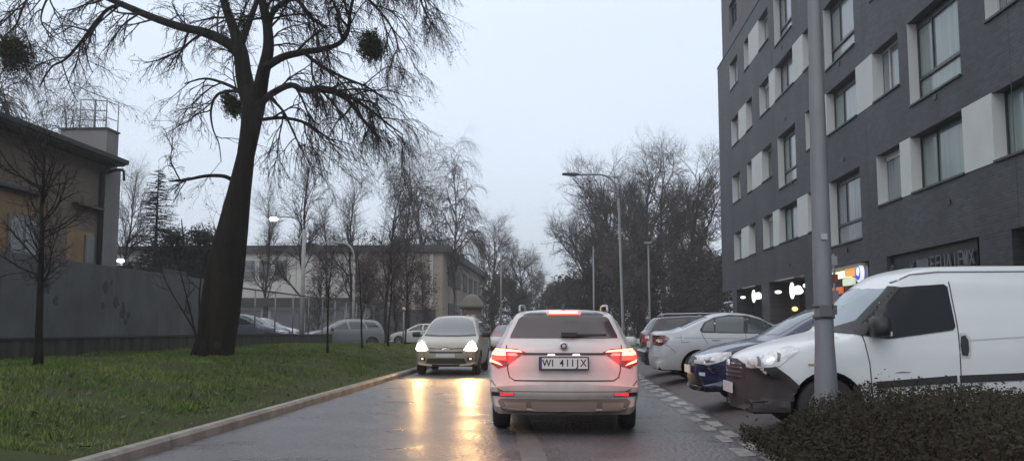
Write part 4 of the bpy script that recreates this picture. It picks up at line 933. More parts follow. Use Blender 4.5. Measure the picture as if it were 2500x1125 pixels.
#PART3
# ------------------------------------------------------------------ vehicles
def lerp_table(T):
    T = sorted(T)
    def f(z):
        if z <= T[0][0]: return T[0][1]
        for (a, x), (c, y) in zip(T[:-1], T[1:]):
            if z <= c:
                t = (z - a) / (c - a); t = t * t * (3 - 2 * t) * .5 + t * .5
                return x + (y - x) * t
        return T[-1][1]
    return f
class Car:
    """body local frame: nose at s=0, tail at s=L; local y = -s ; x lateral ; z up"""
    def __init__(s, top, L, Wt, axles, wr, arch, zb=.2, rr_nose=.10, rr_tail=.07, crown_nose=.22, crown_tail=.10, crown_top=.03, taper_n=.10, taper_t=.06, redge=.05, black=lambda sv, z: False):
        s.L, s.axles, s.wr, s.arch, s.zb = L, axles, wr, arch, zb
        W0 = lerp_table(Wt)
        def W(sv, z):
            u = sv / L
            p = 1 - taper_n * max(0, 1 - u / .22) ** 2 - taper_t * max(0, (u - .75) / .25) ** 2
            return W0(z) * p
        s.W = W
        # contour: smooth top, then bottom with wheel arches
        sm = []; T = [Vector(p) for p in top]
        for i in range(len(T) - 1):
            p0, p1, p2, p3 = T[max(i - 1, 0)], T[i], T[i + 1], T[min(i + 2, len(T) - 1)]
            n = max(1, int((p2 - p1).length / .06))
            for k in range(n):
                t = k / n; t2, t3 = t * t, t ** 3
                a = .5 * ((2 * p1) + (p2 - p0) * t + (2 * p0 - 5 * p1 + 4 * p2 - p3) * t2 + (3 * p1 - p0 - 3 * p2 + p3) * t3)
                c = p1.lerp(p2, t); sm.append(a * .6 + c * .4)
        sm.append(T[-1])
        bot = []
        for ax in sorted(axles, reverse=True):
            n = 16; h = zb - wr; a0 = math.asin(max(-1, min(1, h / arch)))
            bot += [Vector((ax + arch * math.cos(a), wr + arch * math.sin(a))) for a in [a0 + (math.pi - 2 * a0) * k / n for k in range(n + 1)]]
        full = sm
        cur = sm[-1]; xs = [cur]
        def fill(a, c):
            n = max(1, int((c - a).length / .08)); return [a.lerp(c, k / n) for k in range(1, n)]
        rest = []
        prev = sm[-1]
        for k, ax in enumerate(sorted(axles, reverse=True)):
            seg = bot[k * 17:(k + 1) * 17]; rest += fill(prev, seg[0]) + seg; prev = seg[-1]
        rest += fill(prev, sm[0])
        loop = sm + rest; n = len(loop); s.loop = loop; nb = len(sm)
        nrm = []
        for i in range(n):
            d = loop[(i + 1) % n] - loop[i - 1]; d.normalize(); nrm.append(Vector((-d.y, d.x)))  # outward for this orientation
        area = sum(loop[i].x * loop[(i + 1) % n].y - loop[(i + 1) % n].x * loop[i].y for i in range(n))
        if area > 0: nrm = [-q for q in nrm]
        nrm = [(nrm[i - 2] + nrm[i - 1] * 2 + nrm[i] * 3 + nrm[(i + 1) % n] * 2 + nrm[(i + 2) % n]).normalized() if i < nb - 2 and i > 2 else nrm[i] for i in range(n)]
        fl = [0, .3, .55, .75, .9, 1.0]; arcs = [30, 60, 90]
        V = []; layers = []
        for li in range(len(fl) + len(arcs)):
            row = []
            for i in range(n):
                p, q = loop[i], nrm[i]
                isb = i >= nb
                cn = 0 if isb else (crown_nose * max(0, -q.x) ** 2 if p.x < L / 2 else crown_tail * max(0, q.x) ** 2) + crown_top * max(0, q.y) ** 2
                re = .02 if isb else redge + (rr_nose - redge) * max(0, -q.x) ** 2 * (p.x < .5) + (rr_tail - redge) * max(0, q.x) ** 2 * (p.x > L - .5)
                if li < len(fl): f = fl[li]; off = cn * f ** 2.4; w_ = (s.W(p.x, p.y) - re) * f
                else: a = rad(arcs[li - len(fl)]); off = cn + re * (1 - math.cos(a)); w_ = s.W(p.x, p.y) - re + re * math.sin(a)
                pp = p - q * off
                row.append((w_, pp.x, pp.y))
            layers.append(row)
        vs = []; fs = []; mi = []
        def addv(x, sv, z): vs.append((x, -sv, z)); return len(vs) - 1
        idx = {}
        for sd in (1, -1):
            for li, row in enumerate(layers):
                if li == 0 and sd == -1: idx[(sd, 0)] = idx[(1, 0)]; continue
                idx[(sd, li)] = [addv(sd * w_, a, c) for (w_, a, c) in row]
            for li in range(len(layers) - 1):
                A, B = idx[(sd, li)], idx[(sd, li + 1)]
                for i in range(n):
                    j = (i + 1) % n; fs.append((A[i], A[j], B[j], B[i]) if sd == 1 else (B[i], B[j], A[j], A[i])); mi.append(1 if i >= nb - 1 and i < n else 0)
            # side fill
            last = layers[-1]; P2 = [Vector((a, c)) for (_, a, c) in last]
            E_ = [(i, (i + 1) % n) for i in range(n)]
            gx = []; g = .11
            bb = (min(p.x for p in P2), max(p.x for p in P2), min(p.y for p in P2), max(p.y for p in P2))
            def inside(q):
                c = False
                for i in range(n):
                    a, b2 = P2[i], P2[(i + 1) % n]
                    if (a.y > q.y) != (b2.y > q.y) and q.x < (b2.x - a.x) * (q.y - a.y) / (b2.y - a.y) + a.x: c = not c
                return c
            y = bb[2] + g * .6; odd_ = 0
            while y < bb[3]:
                x = bb[0] + g * (.5 + .5 * (odd_ % 2))
                while x < bb[1]:
                    q = Vector((x, y))
                    if inside(q) and min((q - p).length for p in P2) > .05: gx.append(q)
                    x += g
                y += g * .6; odd_ += 1
            ov, oe, of, a1, a2, a3 = delaunay_2d_cdt(P2 + gx, E_, [], 1, 1e-5)
            mp_ = []
            for k, p in enumerate(ov):
                src = a1[k]; o_i = next((q for q in src if q < n), None)
                if o_i is not None: mp_.append(idx[(sd, len(layers) - 1)][o_i])
                else: mp_.append(addv(sd * s.W(p.x, p.y), p.x, p.y))
            for f in of:
                f = [mp_[k] for k in f]; f = f if sd == 1 else f[::-1]; fs.append(tuple(f)); mi.append(0)
        s.vs, s.fs, s.mi = vs, fs, mi
        bm = bmesh.new(); bv = [bm.verts.new(v) for v in vs]
        for f, m_ in zip(fs, mi):
            cz = sum(vs[k][2] for k in f) / len(f); cs_ = -sum(vs[k][1] for k in f) / len(f)
            if cz < zb + .035 or black(cs_, cz): m_ = 1
            try: ff = bm.faces.new([bv[k] for k in f]); ff.material_index = m_; ff.smooth = True
            except ValueError: pass
        bmesh.ops.recalc_face_normals(bm, faces=bm.faces)
        me = bpy.data.meshes.new('body'); me.materials.append(M_under); me.materials.append(M_under); bm.to_mesh(me); s.me = me
        s.bvh = BVHTree.FromBMesh(bm); bm.free()
        me.set_sharp_from_angle(angle=rad(42))
        s.parts = []
    def patch(s, view, poly, off=.004, grid=.05, side=1):
        """panel lying on the body: polygon given in side (s,z), rear/front (x,z) or top (x,s) view"""
        bm = bmesh.new(); f = bm.faces.new([bm.verts.new((p[0], p[1], 0)) for p in poly])
        for ax in (0, 1):
            lo, hi = min(p[ax] for p in poly), max(p[ax] for p in poly); k = math.floor(lo / grid) + 1
            while k * grid < hi:
                n = Vector((1, 0, 0)) if ax == 0 else Vector((0, 1, 0)); co = n * (k * grid)
                if (k * grid - lo) > 1e-3 and hi - k * grid > 1e-3:
                    bmesh.ops.bisect_plane(bm, geom=bm.verts[:] + bm.edges[:] + bm.faces[:], plane_co=co, plane_no=n, dist=1e-5)
                k += 1
        if view == 'side': o = lambda p: Vector((side * 3, -p.x, p.y)); d = Vector((-side, 0, 0))
        elif view == 'rear': o = lambda p: Vector((p.x, -s.L - 3, p.y)); d = Vector((0, 1, 0))
        elif view == 'front': o = lambda p: Vector((p.x, 3, p.y)); d = Vector((0, -1, 0))
        else: o = lambda p: Vector((p.x, -p.y, 4)); d = Vector((0, 0, -1))
        pos = {}; bad = []; last = None
        for v in bm.verts:
            h, nn, i_, ds = s.bvh.ray_cast(o(v.co), d)
            if h is None: bad.append(v); continue
            nn = nn if nn.dot(d) < 0 else -nn
            pos[v] = h + (nn * .6 - d * .4).normalized() * off
        if bad: bmesh.ops.delete(bm, geom=bad, context='VERTS')
        for v in bm.verts: v.co = pos[v]
        be = [e_ for e_ in bm.edges if len(e_.link_faces) == 1]
        r = bmesh.ops.extrude_edge_only(bm, edges=be)
        for g in r['geom']:
            if isinstance(g, bmesh.types.BMVert): g.co = g.co + d * (off + .012)
        for f in bm.faces: f.smooth = True
        bmesh.ops.recalc_face_normals(bm, faces=bm.faces)
        return bm
    def add(s, name, m, view, poly, off=.004, grid=.05, sides=(1,), mirror=False, parent=None, sub=None):
        out = []
        for sd in sides:
            pl = poly
            if mirror and sd == -1: pl = [(-p[0], p[1]) for p in poly]
            bm = s.patch(view, pl, off, grid, sd if view == 'side' else 1)
            me = bpy.data.meshes.new(name); bm.to_mesh(me); bm.free(); me.materials.append(m); me.set_sharp_from_angle(angle=rad(40))
            s.parts.append((name, me, parent)); out.append(len(s.parts) - 1)
        return out
    def addmb(s, name, m, mb, parent=None):
        me = bpy.data.meshes.new(name); me.from_pydata(mb.v, [], mb.f)
        for mm in (m if isinstance(m, (list, tuple)) else [m]): me.materials.append(mm)
        me.polygons.foreach_set('material_index', mb.m); me.polygons.foreach_set('use_smooth', mb.smooth)
        s.parts.append((name, me, parent)); return len(s.parts) - 1
    def wheels(s, rim=None, rimw=.2):
        for ax in s.axles:
            for sd in (1, -1):
                r = s.wr; mb = MB(); xo = s.W(ax, .5) * sd - .012 * sd
                w_ = .205
                pr = [(r * .60, 0), (r * .66, .012), (r * .90, .0), (r * .97, .018), (r, .04), (r, w_ - .04), (r * .95, w_), (r * .6, w_)]
                mb.lathe([(a, -sd * h) for a, h in pr], (xo, -ax, r), 'x', 32)
                mb.lathe([(0, -sd * .10), (r * .62, -sd * .09)], (xo, -ax, r), 'x', 24)
                i = s.addmb('wheel', M_rubber, mb)
                mb = MB(); mb.lathe([(r * .57, -sd * .09), (r * .60, -sd * .005), (r * .66, -sd * .008)], (xo, -ax, r), 'x', 32)
                for k in range(5):
                    a = k * 2 * math.pi / 5 + .3; u = Vector((0, math.cos(a), math.sin(a))); v = Vector((0, -math.sin(a), math.cos(a))); c = Vector((xo, -ax, r)); X_ = Vector((-sd, 0, 0))
                    P_ = [c + u * r * .08 + v * r * .10 + X_ * .03, c + u * r * .6 + v * r * .07 + X_ * .012, c + u * r * .6 - v * r * .07 + X_ * .012, c + u * r * .08 - v * r * .10 + X_ * .03]
                    Q_ = [p + X_ * .03 for p in P_]
                    mb.add(P_ + Q_, [(0, 1, 2, 3), (7, 6, 5, 4), (0, 4, 5, 1), (1, 5, 6, 2), (2, 6, 7, 3), (3, 7, 4, 0)])
                mb.lathe([(0, -sd * .015), (r * .14, -sd * .02), (r * .15, -sd * .05)], (xo, -ax, r), 'x', 16)
                s.addmb('rim', rim or M_alloy, mb, parent=i)
    def seam(s, view, pts, w_=.008, sides=(1,), mirror=False, name='panel_gap', m=None):
        # one thin line following a polyline
        poly = []; n = len(pts); L_, R_ = [], []
        for i in range(n):
            a = Vector(pts[max(i - 1, 0)]); c = Vector(pts[min(i + 1, n - 1)]); d = (c - a).normalized(); q = Vector((-d.y, d.x)) * w_ / 2
            p = Vector(pts[i]); L_.append(tuple(p + q)); R_.append(tuple(p - q))
        s.add(name, m or M_seam, view, L_ + R_[::-1], .0045, .05, sides, mirror)
    def place(s, name, label, paint, loc, rz, group=None, cat='car', scale=1.0, zs=None, body_name='body'):
        t = thing(name, label, cat, loc, rz, group); t.scale = (scale, scale, zs or scale)
        me = s.me.copy(); me.materials[0] = paint
        o = bpy.data.objects.new(body_name, me); C.objects.link(o); o.parent = t
        obs = []
        for nm, m_, par in s.parts:
            o = bpy.data.objects.new(nm, m_); C.objects.link(o); o.parent = obs[par] if par is not None else t; obs.append(o)
        return t
def mirror_mb(sd, x, sv, z, sx=.11, sy=.07, sz=.08, dark=True):
    mb = MB(); c = Vector((sd * x, -sv, z)); V = []; n = 10
    for (k, (dx, q)) in enumerate(((-sx, .8), (-sx * .7, 1.0), (sx * .6, .98), (sx, .75))):
        for a in range(n):
            th = 6.283 * a / n; sq = lambda u: math.copysign(abs(u) ** .5, u); V.append(c + Vector((sd * dx, sq(math.cos(th)) * sy * q, sq(math.sin(th)) * sz * q)))
    F_ = [(k * n + a, k * n + (a + 1) % n, (k + 1) * n + (a + 1) % n, (k + 1) * n + a) for k in range(3) for a in range(n)] + [tuple(range(n)), tuple(range(3 * n, 4 * n))]
    mb.add(V, F_, 0, True)
    mb.box(min(sd * (x - sx * 2.2), sd * (x - sx * .5)), max(sd * (x - sx * 2.2), sd * (x - sx * .5)), -sv - .03, -sv + .03, z - .06, z - .01)
    return mb
def paint(name, col, rough=.32, coat=.5, metal=0, var=.04): return mat(name, col, rough, metal=metal, coat=coat, var=var, scale=1.2)
def text_mesh(txt, size, name, m, parent, loc, rot, sx=1.0, depth=.002):
    cu = bpy.data.curves.new(name, 'FONT'); cu.body = txt; cu.size = size; cu.extrude = depth; cu.align_x = 'CENTER'; cu.align_y = 'CENTER'; cu.offset = size * .018; cu.resolution_u = 4; cu.space_character = 1.3; cu.space_word = .7
    o = bpy.data.objects.new(name, cu); C.objects.link(o); dg = bpy.context.evaluated_depsgraph_get()
    me = bpy.data.meshes.new_from_object(o.evaluated_get(dg)); bpy.data.objects.remove(o); me.materials.clear(); me.materials.append(m)
    o = bpy.data.objects.new(name, me); C.objects.link(o); o.parent = parent; o.location = loc; o.rotation_euler = rot; o.scale = (sx, 1, 1); return o

def grime_and_glow(name, col, dirt_and_glow, z0, z1, rough=.3):  # mixes grime and painted warm light into the lower body colour
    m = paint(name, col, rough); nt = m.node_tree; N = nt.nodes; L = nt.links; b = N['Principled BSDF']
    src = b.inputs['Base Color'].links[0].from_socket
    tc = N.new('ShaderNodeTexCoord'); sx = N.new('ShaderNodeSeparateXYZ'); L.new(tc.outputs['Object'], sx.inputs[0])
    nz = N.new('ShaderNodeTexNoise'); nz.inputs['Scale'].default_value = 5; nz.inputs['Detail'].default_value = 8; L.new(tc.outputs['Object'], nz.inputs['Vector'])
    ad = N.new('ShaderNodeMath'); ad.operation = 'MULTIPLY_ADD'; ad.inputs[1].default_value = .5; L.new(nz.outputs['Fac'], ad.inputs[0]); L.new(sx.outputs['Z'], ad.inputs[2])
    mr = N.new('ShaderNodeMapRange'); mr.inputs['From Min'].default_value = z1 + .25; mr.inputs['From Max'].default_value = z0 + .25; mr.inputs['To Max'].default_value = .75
    L.new(ad.outputs[0], mr.inputs[0]); mx = N.new('ShaderNodeMix'); mx.data_type = 'RGBA'; L.new(mr.outputs[0], mx.inputs[0]); L.new(src, mx.inputs[6]); mx.inputs[7].default_value = (*dirt_and_glow, 1)
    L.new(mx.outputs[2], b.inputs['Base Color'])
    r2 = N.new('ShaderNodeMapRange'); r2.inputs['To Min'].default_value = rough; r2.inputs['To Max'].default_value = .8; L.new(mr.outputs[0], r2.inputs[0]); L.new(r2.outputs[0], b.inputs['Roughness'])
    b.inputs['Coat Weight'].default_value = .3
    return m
P_white = grime_and_glow('white_paint_estate', (.56, .535, .52), (.27, .205, .15), .25, 1.0)  # tan low down also holds warm headlamp light, put into the paint
P_van = grime_and_glow('white_paint_van', (.68, .70, .71), (.36, .33, .30), .2, .6, .32)
P_silver = grime_and_glow('silver_white_paint', (.48, .50, .53), (.24, .20, .18), .2, .8, .28)
P_blue = paint('dark_blue_paint', (.022, .028, .075), .22)
P_dred = paint('dark_maroon_paint', (.022, .008, .010), .2)
P_mpv = grime_and_glow('light_silver_paint', (.44, .40, .34), (.22, .17, .12), .25, .8, .3)  # beige base carries the warm headlamp glare as paint colour
P_grey = paint('grey_blue_paint', (.09, .11, .13), .25)
P_wht2 = paint('plain_white_paint', (.58, .58, .57), .35)
P_red = paint('dull_red_paint', (.20, .025, .025), .45)

# ---------- estate car
E_TOP = [(.03, .24), (.0, .45), (.03, .68), (.16, .80), (.6, .93), (1.30, 1.04), (1.55, 1.10), (2.0, 1.34), (2.45, 1.49), (2.9, 1.535), (3.6, 1.535), (4.15, 1.505), (4.40, 1.475), (4.46, 1.42), (4.66, 1.15), (4.72, 1.10), (4.755, 1.05), (4.765, .97), (4.775, .86), (4.78, .70), (4.80, .655), (4.855, .62), (4.865, .54), (4.85, .47), (4.82, .44), (4.80, .30), (4.70, .25)]
E_W = [(.2, .83), (.35, .885), (.5, .925), (.65, .932), (.85, .925), (1.0, .885), (1.05, .86), (1.15, .79), (1.3, .72), (1.45, .655), (1.54, .60)]
def estate(E_top=E_TOP):
    c = Car(E_top, 4.865, E_W, (.93, 3.77), .325, .365, zb=.24, crown_tail=.13, crown_nose=.28, rr_tail=.06, taper_t=.03)
    # side glass
    c.add('side_window', M_glass, 'side', [(1.62, 1.09), (2.3, 1.38), (2.75, 1.44), (2.82, 1.10)], sides=(1, -1))
    c.add('side_window', M_glass, 'side', [(2.90, 1.10), (2.84, 1.44), (3.5, 1.44), (3.72, 1.12)], sides=(1, -1))
    c.add('side_window', M_glass, 'side', [(3.80, 1.13), (3.58, 1.44), (4.05, 1.42), (4.38, 1.17)], sides=(1, -1))
    c.add('windscreen', M_glass, 'top', [(-.62, 1.66), (-.35, 1.60), (.35, 1.60), (.62, 1.66), (.54, 2.25), (-.54, 2.25)], .004)
    c.seam('side', [(2.86, .36), (2.88, 1.08)], sides=(1, -1)); c.seam('side', [(1.6, .36), (1.62, 1.08)], sides=(1, -1))
    c.wheels()
    return c
cE = estate()
Wd = M_glass_rear = mat('rear_glass', (.055, .04, .045), .12, spec=.7)
cE.add('rear_window', M_glass_rear, 'rear', [(-.66, 1.165), (.66, 1.165), (.655, 1.20), (.56, 1.40), (.48, 1.465), (.3, 1.475), (-.3, 1.475), (-.48, 1.465), (-.56, 1.40), (-.655, 1.20)], .006)
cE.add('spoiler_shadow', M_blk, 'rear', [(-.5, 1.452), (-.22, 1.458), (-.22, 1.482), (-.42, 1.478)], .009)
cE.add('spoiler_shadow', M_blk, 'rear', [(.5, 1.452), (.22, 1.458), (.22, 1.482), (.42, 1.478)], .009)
i = cE.add('third_brake_light', M_brake, 'rear', [(-.20, 1.445), (.20, 1.445), (.20, 1.495), (-.20, 1.495)], .016)[0]
cE.add('lit_bar', M_brake_hot, 'rear', [(-.18, 1.458), (.18, 1.458), (.18, 1.487), (-.18, 1.487)], .021, parent=i)
for sd in (1, -1):
    m = lambda pl: [(sd * p[0], p[1]) for p in pl]
    i = cE.add('tail_light', M_redlens, 'rear', m([(.47, 1.00), (.56, 1.032), (.74, 1.045), (.88, 1.05), (.885, .86), (.80, .80), (.70, .83), (.58, .92)]), .012, .03)[0]
    cE.add('lit_block', M_brake_hot, 'rear', m([(.70, .955), (.875, .96), (.875, 1.035), (.71, 1.035)]), .020, .03, parent=i)
    cE.add('lit_strip', M_brake_hot, 'rear', m([(.50, .998), (.70, 1.005), (.70, 1.028), (.54, 1.02)]), .018, .03, parent=i)
    cE.add('lit_wedge', M_brake, 'rear', m([(.70, .90), (.875, .90), (.875, .955), (.70, .95)]), .018, .03, parent=i)
    cE.add('lit_strip', M_brake_hot, 'rear', m([(.74, .835), (.87, .875), (.875, .905), (.78, .865)]), .021, .03, parent=i)
    cE.add('clear_insert', M_lens, 'rear', m([(.55, .955), (.68, .955), (.68, .985), (.58, .985)]), .018, .03, parent=i)
    if sd == -1: cE.add('lit_edge', M_brake_hot, 'rear', m([(.878, .87), (.905, .88), (.90, 1.03), (.885, 1.045)]), .018, .03, parent=i)
    i = cE.add('bumper_reflector', M_blk, 'rear', m([(.60, .485), (.87, .475), (.87, .525), (.60, .515)]), .008)[0]
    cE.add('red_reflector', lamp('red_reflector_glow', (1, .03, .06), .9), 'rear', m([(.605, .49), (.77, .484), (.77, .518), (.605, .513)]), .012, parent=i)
    # tailgate gap
cE.seam('rear', [(-.70, 1.08), (-.68, .78), (-.66, .70), (-.60, .66), (.60, .66), (.66, .70), (.68, .78), (.70, 1.08)][0:5], .012)
cE.seam('rear', [(.60, .66), (.66, .70), (.68, .78), (.70, 1.08)], .012)
cE.seam('rear', [(-.60, .66), (0, .657), (.60, .66)], .014)
cE.add('trim_strip', M_blk, 'rear', [(-.50, .965), (.50, .965), (.50, .99), (-.50, .99)], .010)
for x in (-.15, .15): cE.add('plate_lamp', lamp('plate_lamp_white', (1, .93, .8), 1.3), 'rear', [(x - .05, .962), (x + .05, .962), (x + .035, .978), (x - .035, .978)], .016)
cE.add('lower_diffuser', mat('taupe_plastic', (.13, .095, .08), .5), 'rear', [(-.76, .445), (.76, .445), (.80, .41), (.74, .30), (.60, .275), (-.60, .275), (-.74, .30), (-.80, .41)], .006)
cE.add('diffuser_inset', mat('taupe_plastic_light', (.20, .15, .125), .5), 'rear', [(-.40, .41), (.40, .41), (.37, .30), (-.37, .30)], .010)
for sd in (1, -1): cE.add('diffuser_inset', MATS['taupe_plastic_light'], 'rear', [(sd * .46, .40), (sd * .72, .40), (sd * .69, .31), (sd * .45, .31)], .010)
cE.add('bumper_crease', M_seam, 'rear', [(-.80, .532), (.80, .532), (.80, .538), (-.80, .538)], .003)
0 and cE.add('step_edge', P_white, 'rear', [(-.70, .632), (.70, .632), (.70, .642), (-.70, .642)], .012)
for sd in (1, -1): cE.seam('rear', [(sd * .885, .66), (sd * .80, .56), (sd * .74, .535)], .010)
# plate frame & plate
PZ0 = .865
mb = MB(); mb.box(-.30, .30, -4.828, -4.78, .785, .945); iF = cE.addmb('plate_frame', mat('plate_frame_black', (.03, .025, .025), .4), mb)
mb = MB(); mb.box(-.262, .285, -4.832, -4.8285, .805, .932); cE.addmb('number_plate', M_plate, mb, iF)
mb = MB(); mb.box(-.285, -.262, -4.832, -4.8285, .805, .932); cE.addmb('blue_band', M_plate_b, mb, iF)
mb = MB(); mb.tube(branch_path(random.Random(1), Vector((.02, -4.66, 1.205)), Vector((1, 0, .01)), .50, 4, .01, Vector((0, 0, -.02))), [.022, .022, .02, .016, .012], 6)
mb.box(-.03, .16, -4.70, -4.64, 1.185, 1.235); cE.addmb('rear_wiper', M_blk, mb)
for sd in (1, -1):
    mb = MB(); x = sd * .555
    mb.tube([(x * 1.0, -4.28, 1.50), (x * 1.0, -4.20, 1.56), (x, -4.0, 1.575), (x, -2.9, 1.60), (x, -2.5, 1.59), (x, -2.42, 1.53)], .016, 6); cE.addmb('roof_rail', M_alloy, mb)
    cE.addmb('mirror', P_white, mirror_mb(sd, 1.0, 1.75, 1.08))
mb = MB(); mb.prism([(-4.05, 1.52), (-3.85, 1.53), (-4.02, 1.60)], lambda p, k: (-.018 + .036 * k, p[0], p[1])); cE.addmb('roof_antenna', M_blk, mb)
# round grille emblem
mb = MB(); mb.lathe([(0, -4.792), (.035, -4.79), (.045, -4.78), (.045, -4.76)], (0, 0, 1.075), 'y', 24); iE = cE.addmb('emblem', M_blk, mb)
mb = MB(); mb.lathe([(.036, -4.794), (.046, -4.794), (.046, -4.78)], (0, 0, 1.075), 'y', 24)
mb.add([(-.014, -4.797, 1.055), (.012, -4.797, 1.052), (.026, -4.797, 1.078), (.004, -4.797, 1.10), (-.022, -4.797, 1.088)], [(0, 1, 2, 3, 4)]); cE.addmb('emblem_ring', M_chrome, mb, iE)
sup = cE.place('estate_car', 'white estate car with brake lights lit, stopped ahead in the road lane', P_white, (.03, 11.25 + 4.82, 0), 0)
for ch, xx in zip('WI411JX', (-.205, -.135, -.025, .045, .105, .165, .235)):
    text_mesh(ch, .118, 'plate_character', M_plate_t, sup, (xx, -4.8325, .868), (rad(90), 0, 0), .86, .0006)
for ch in [o for o in bpy.data.objects if o.name.startswith('plate_text')]: pass
cE_parts = list(cE.parts)

# ---------- white van
V_TOP = [(.05, .24), (.0, .42), (.0, .60), (.015, .76), (.08, .87), (.28, .955), (.70, 1.075), (1.0, 1.155), (1.10, 1.25), (1.43, 1.60), (1.72, 1.80), (2.05, 1.885), (2.6, 1.905), (4.0, 1.905), (4.32, 1.88), (4.38, 1.6), (4.42, .9), (4.42, .34), (4.36, .26)]
V_W = [(.2, .84), (.35, .88), (.6, .91), (.9, .91), (1.1, .895), (1.25, .87), (1.6, .81), (1.8, .76), (1.9, .72)]
cV = Car(V_TOP, 4.42, V_W, (.91, 3.66), .325, .375, zb=.26, crown_nose=.30, crown_tail=.04, rr_nose=.13, redge=.08, taper_n=.13, taper_t=.01, black=lambda sv, z: (sv < .5 and z < .70) or z < .36)
cV.add('windscreen', mat('van_windscreen', (.23, .28, .31), .08, spec=.9), 'top', [(-.74, 1.22), (-.4, 1.09), (0, 1.06), (.4, 1.09), (.74, 1.22), (.70, 1.62), (.3, 1.50), (-.3, 1.50), (-.70, 1.62)], .006, .04)  # pale glass colour has the bright sky's reflection painted in
cV.add('windscreen_side', mat('van_windscreen', (.23, .28, .31), .08, spec=.9), 'side', [(1.0, 1.20), (1.12, 1.19), (1.31, 1.27), (1.66, 1.63), (1.52, 1.62), (1.25, 1.42)], .009, .03, sides=(1, -1))
cV.add('pillar_trim', M_blk, 'side', [(.98, 1.155), (1.33, 1.105), (1.62, 1.48), (1.77, 1.64), (1.67, 1.65), (1.30, 1.27), (1.10, 1.19)], .016, .04, sides=(1, -1))
cV.add('side_window', mat('dark_van_glass', (.008, .010, .012), .15, spec=.25), 'side', [(1.20, 1.145), (1.29, 1.11), (1.57, 1.07), (2.27, 1.165), (2.30, 1.20), (2.265, 1.64), (2.23, 1.67), (1.72, 1.635), (1.62, 1.54)], .012, sides=(1, -1))
cV.seam('side', [(2.325, .35), (2.325, 1.2), (2.29, 1.70)], .010, sides=(1, -1))
cV.seam('side', [(1.38, .42), (1.36, .8), (1.30, 1.12)], .010, sides=(1, -1))
cV.seam('side', [(1.70, 1.69), (1.90, 1.78), (2.2, 1.81), (4.2, 1.815)], .014, sides=(1, -1), name='roof_channel', m=mat('roof_channel_grey', (.12, .13, .14), .6))
cV.seam('side', [(3.35, .35), (3.35, 1.75)], .010, sides=(1, -1))
cV.add('side_pressing', mat('white_paint_crease_shade', (.50, .52, .53), .4), 'side', [(2.42, 1.05), (4.2, 1.16), (4.2, 1.175), (2.42, 1.065)], .004, sides=(1, -1))  # darker copy of the white paint draws the shade along the pressing
cV.add('side_moulding', M_blk, 'side', [(1.42, .54), (2.28, .60), (2.28, .68), (1.42, .61)], .012, sides=(1, -1))
cV.add('side_moulding', M_blk, 'side', [(2.31, .60), (3.22, .64), (3.22, .72), (2.31, .68)], .012, sides=(1, -1))
cV.add('door_handle', M_blk, 'side', [(2.345, .90), (2.40, .89), (2.42, .95), (2.42, 1.06), (2.39, 1.11), (2.35, 1.10), (2.335, 1.0)], .016, .03, sides=(1, -1))
cV.add('door_handle_recess', mat('white_paint_shade', (.50, .52, .53), .5), 'side', [(2.325, .87), (2.43, .86), (2.45, .95), (2.45, 1.08), (2.40, 1.14), (2.335, 1.13), (2.315, 1.0)], .004, .03, sides=(1, -1))
M_bump = mat('matte_bumper_plastic', (.040, .034, .034), .8, var=.15, scale=3)
cV.add('bumper_side', M_bump, 'side', [(.12, .27), (.12, .735), (.20, .75), (.36, .765), (.50, .66), (.62, .54), (.575, .44), (.545, .27)], .014, .03, sides=(1, -1))
cV.add('front_bumper', M_bump, 'front', [(-.74, .27), (.74, .27), (.74, .73), (.45, .745), (-.45, .745), (-.74, .73)], .010, .03)
i = cV.add('grille', M_blk, 'front', [(-.42, .60), (.42, .60), (.44, .78), (.2, .83), (-.2, .83), (-.44, .78)], .014)[0]
for z in (.63, .68, .73, .77): cV.add('grille_bar', M_chrome, 'front', [(-.38, z), (.38, z), (.38, z + .014), (-.38, z + .014)], .020, parent=i)
mb = MB(); mb.lathe([(0, .028), (.06, .024), (.07, .0)], (0, 0, .76), 'y', 20); cV.addmb('emblem', M_chrome, mb)
iH = cV.add('headlight', M_lens, 'side', [(.13, .79), (.20, .745), (.32, .745), (.40, .775), (.50, .86), (.60, .93), (.62, .975), (.54, .985), (.34, .94), (.19, .88), (.13, .83)], .010, .03, sides=(1, -1))
for k, sd in zip(iH, (1, -1)):
    cV.add('lamp_bowl', M_chrome, 'side', [(.24, .79), (.32, .79), (.36, .84), (.32, .89), (.25, .88), (.22, .83)], .013, .03, sides=(sd,), parent=k)
    cV.add('lamp_housing', mat('lamp_grey_inner', (.14, .14, .145), .4), 'side', [(.37, .82), (.40, .82), (.42, .90), (.39, .92)], .013, .03, sides=(sd,), parent=k)
    cV.add('lamp_housing', MATS['lamp_grey_inner'], 'side', [(.19, .77), (.21, .77), (.22, .87), (.20, .86)], .013, .03, sides=(sd,), parent=k)
mb = MB(); mb.box(-.27, .27, .012, .03, .44, .56); cV.addmb('number_plate', M_plate, mb)
cV.add('side_indicator', mat('amber_lens', (.35, .22, .12), .2), 'side', [(.70, .78), (.76, .78), (.76, .80), (.70, .80)], .008, .03, sides=(1, -1))
for sd in (1, -1):
    i = cV.addmb('mirror', M_blk, mirror_mb(sd, 1.04, 1.44, 1.20, .11, .10, .115))
    mb = MB(); mb.box(sd * 1.03 - .07, sd * 1.03 + .07, -1.55, -1.50, 1.105, 1.15); cV.addmb('mirror_strip', mat('mirror_white', (.62, .62, .64), .4), mb, i)
mb = MB(); mb.tube([(0, -1.95, 1.88), (0, -1.98, 1.93)], .02, 8); cV.addmb('roof_antenna', M_blk, mb)
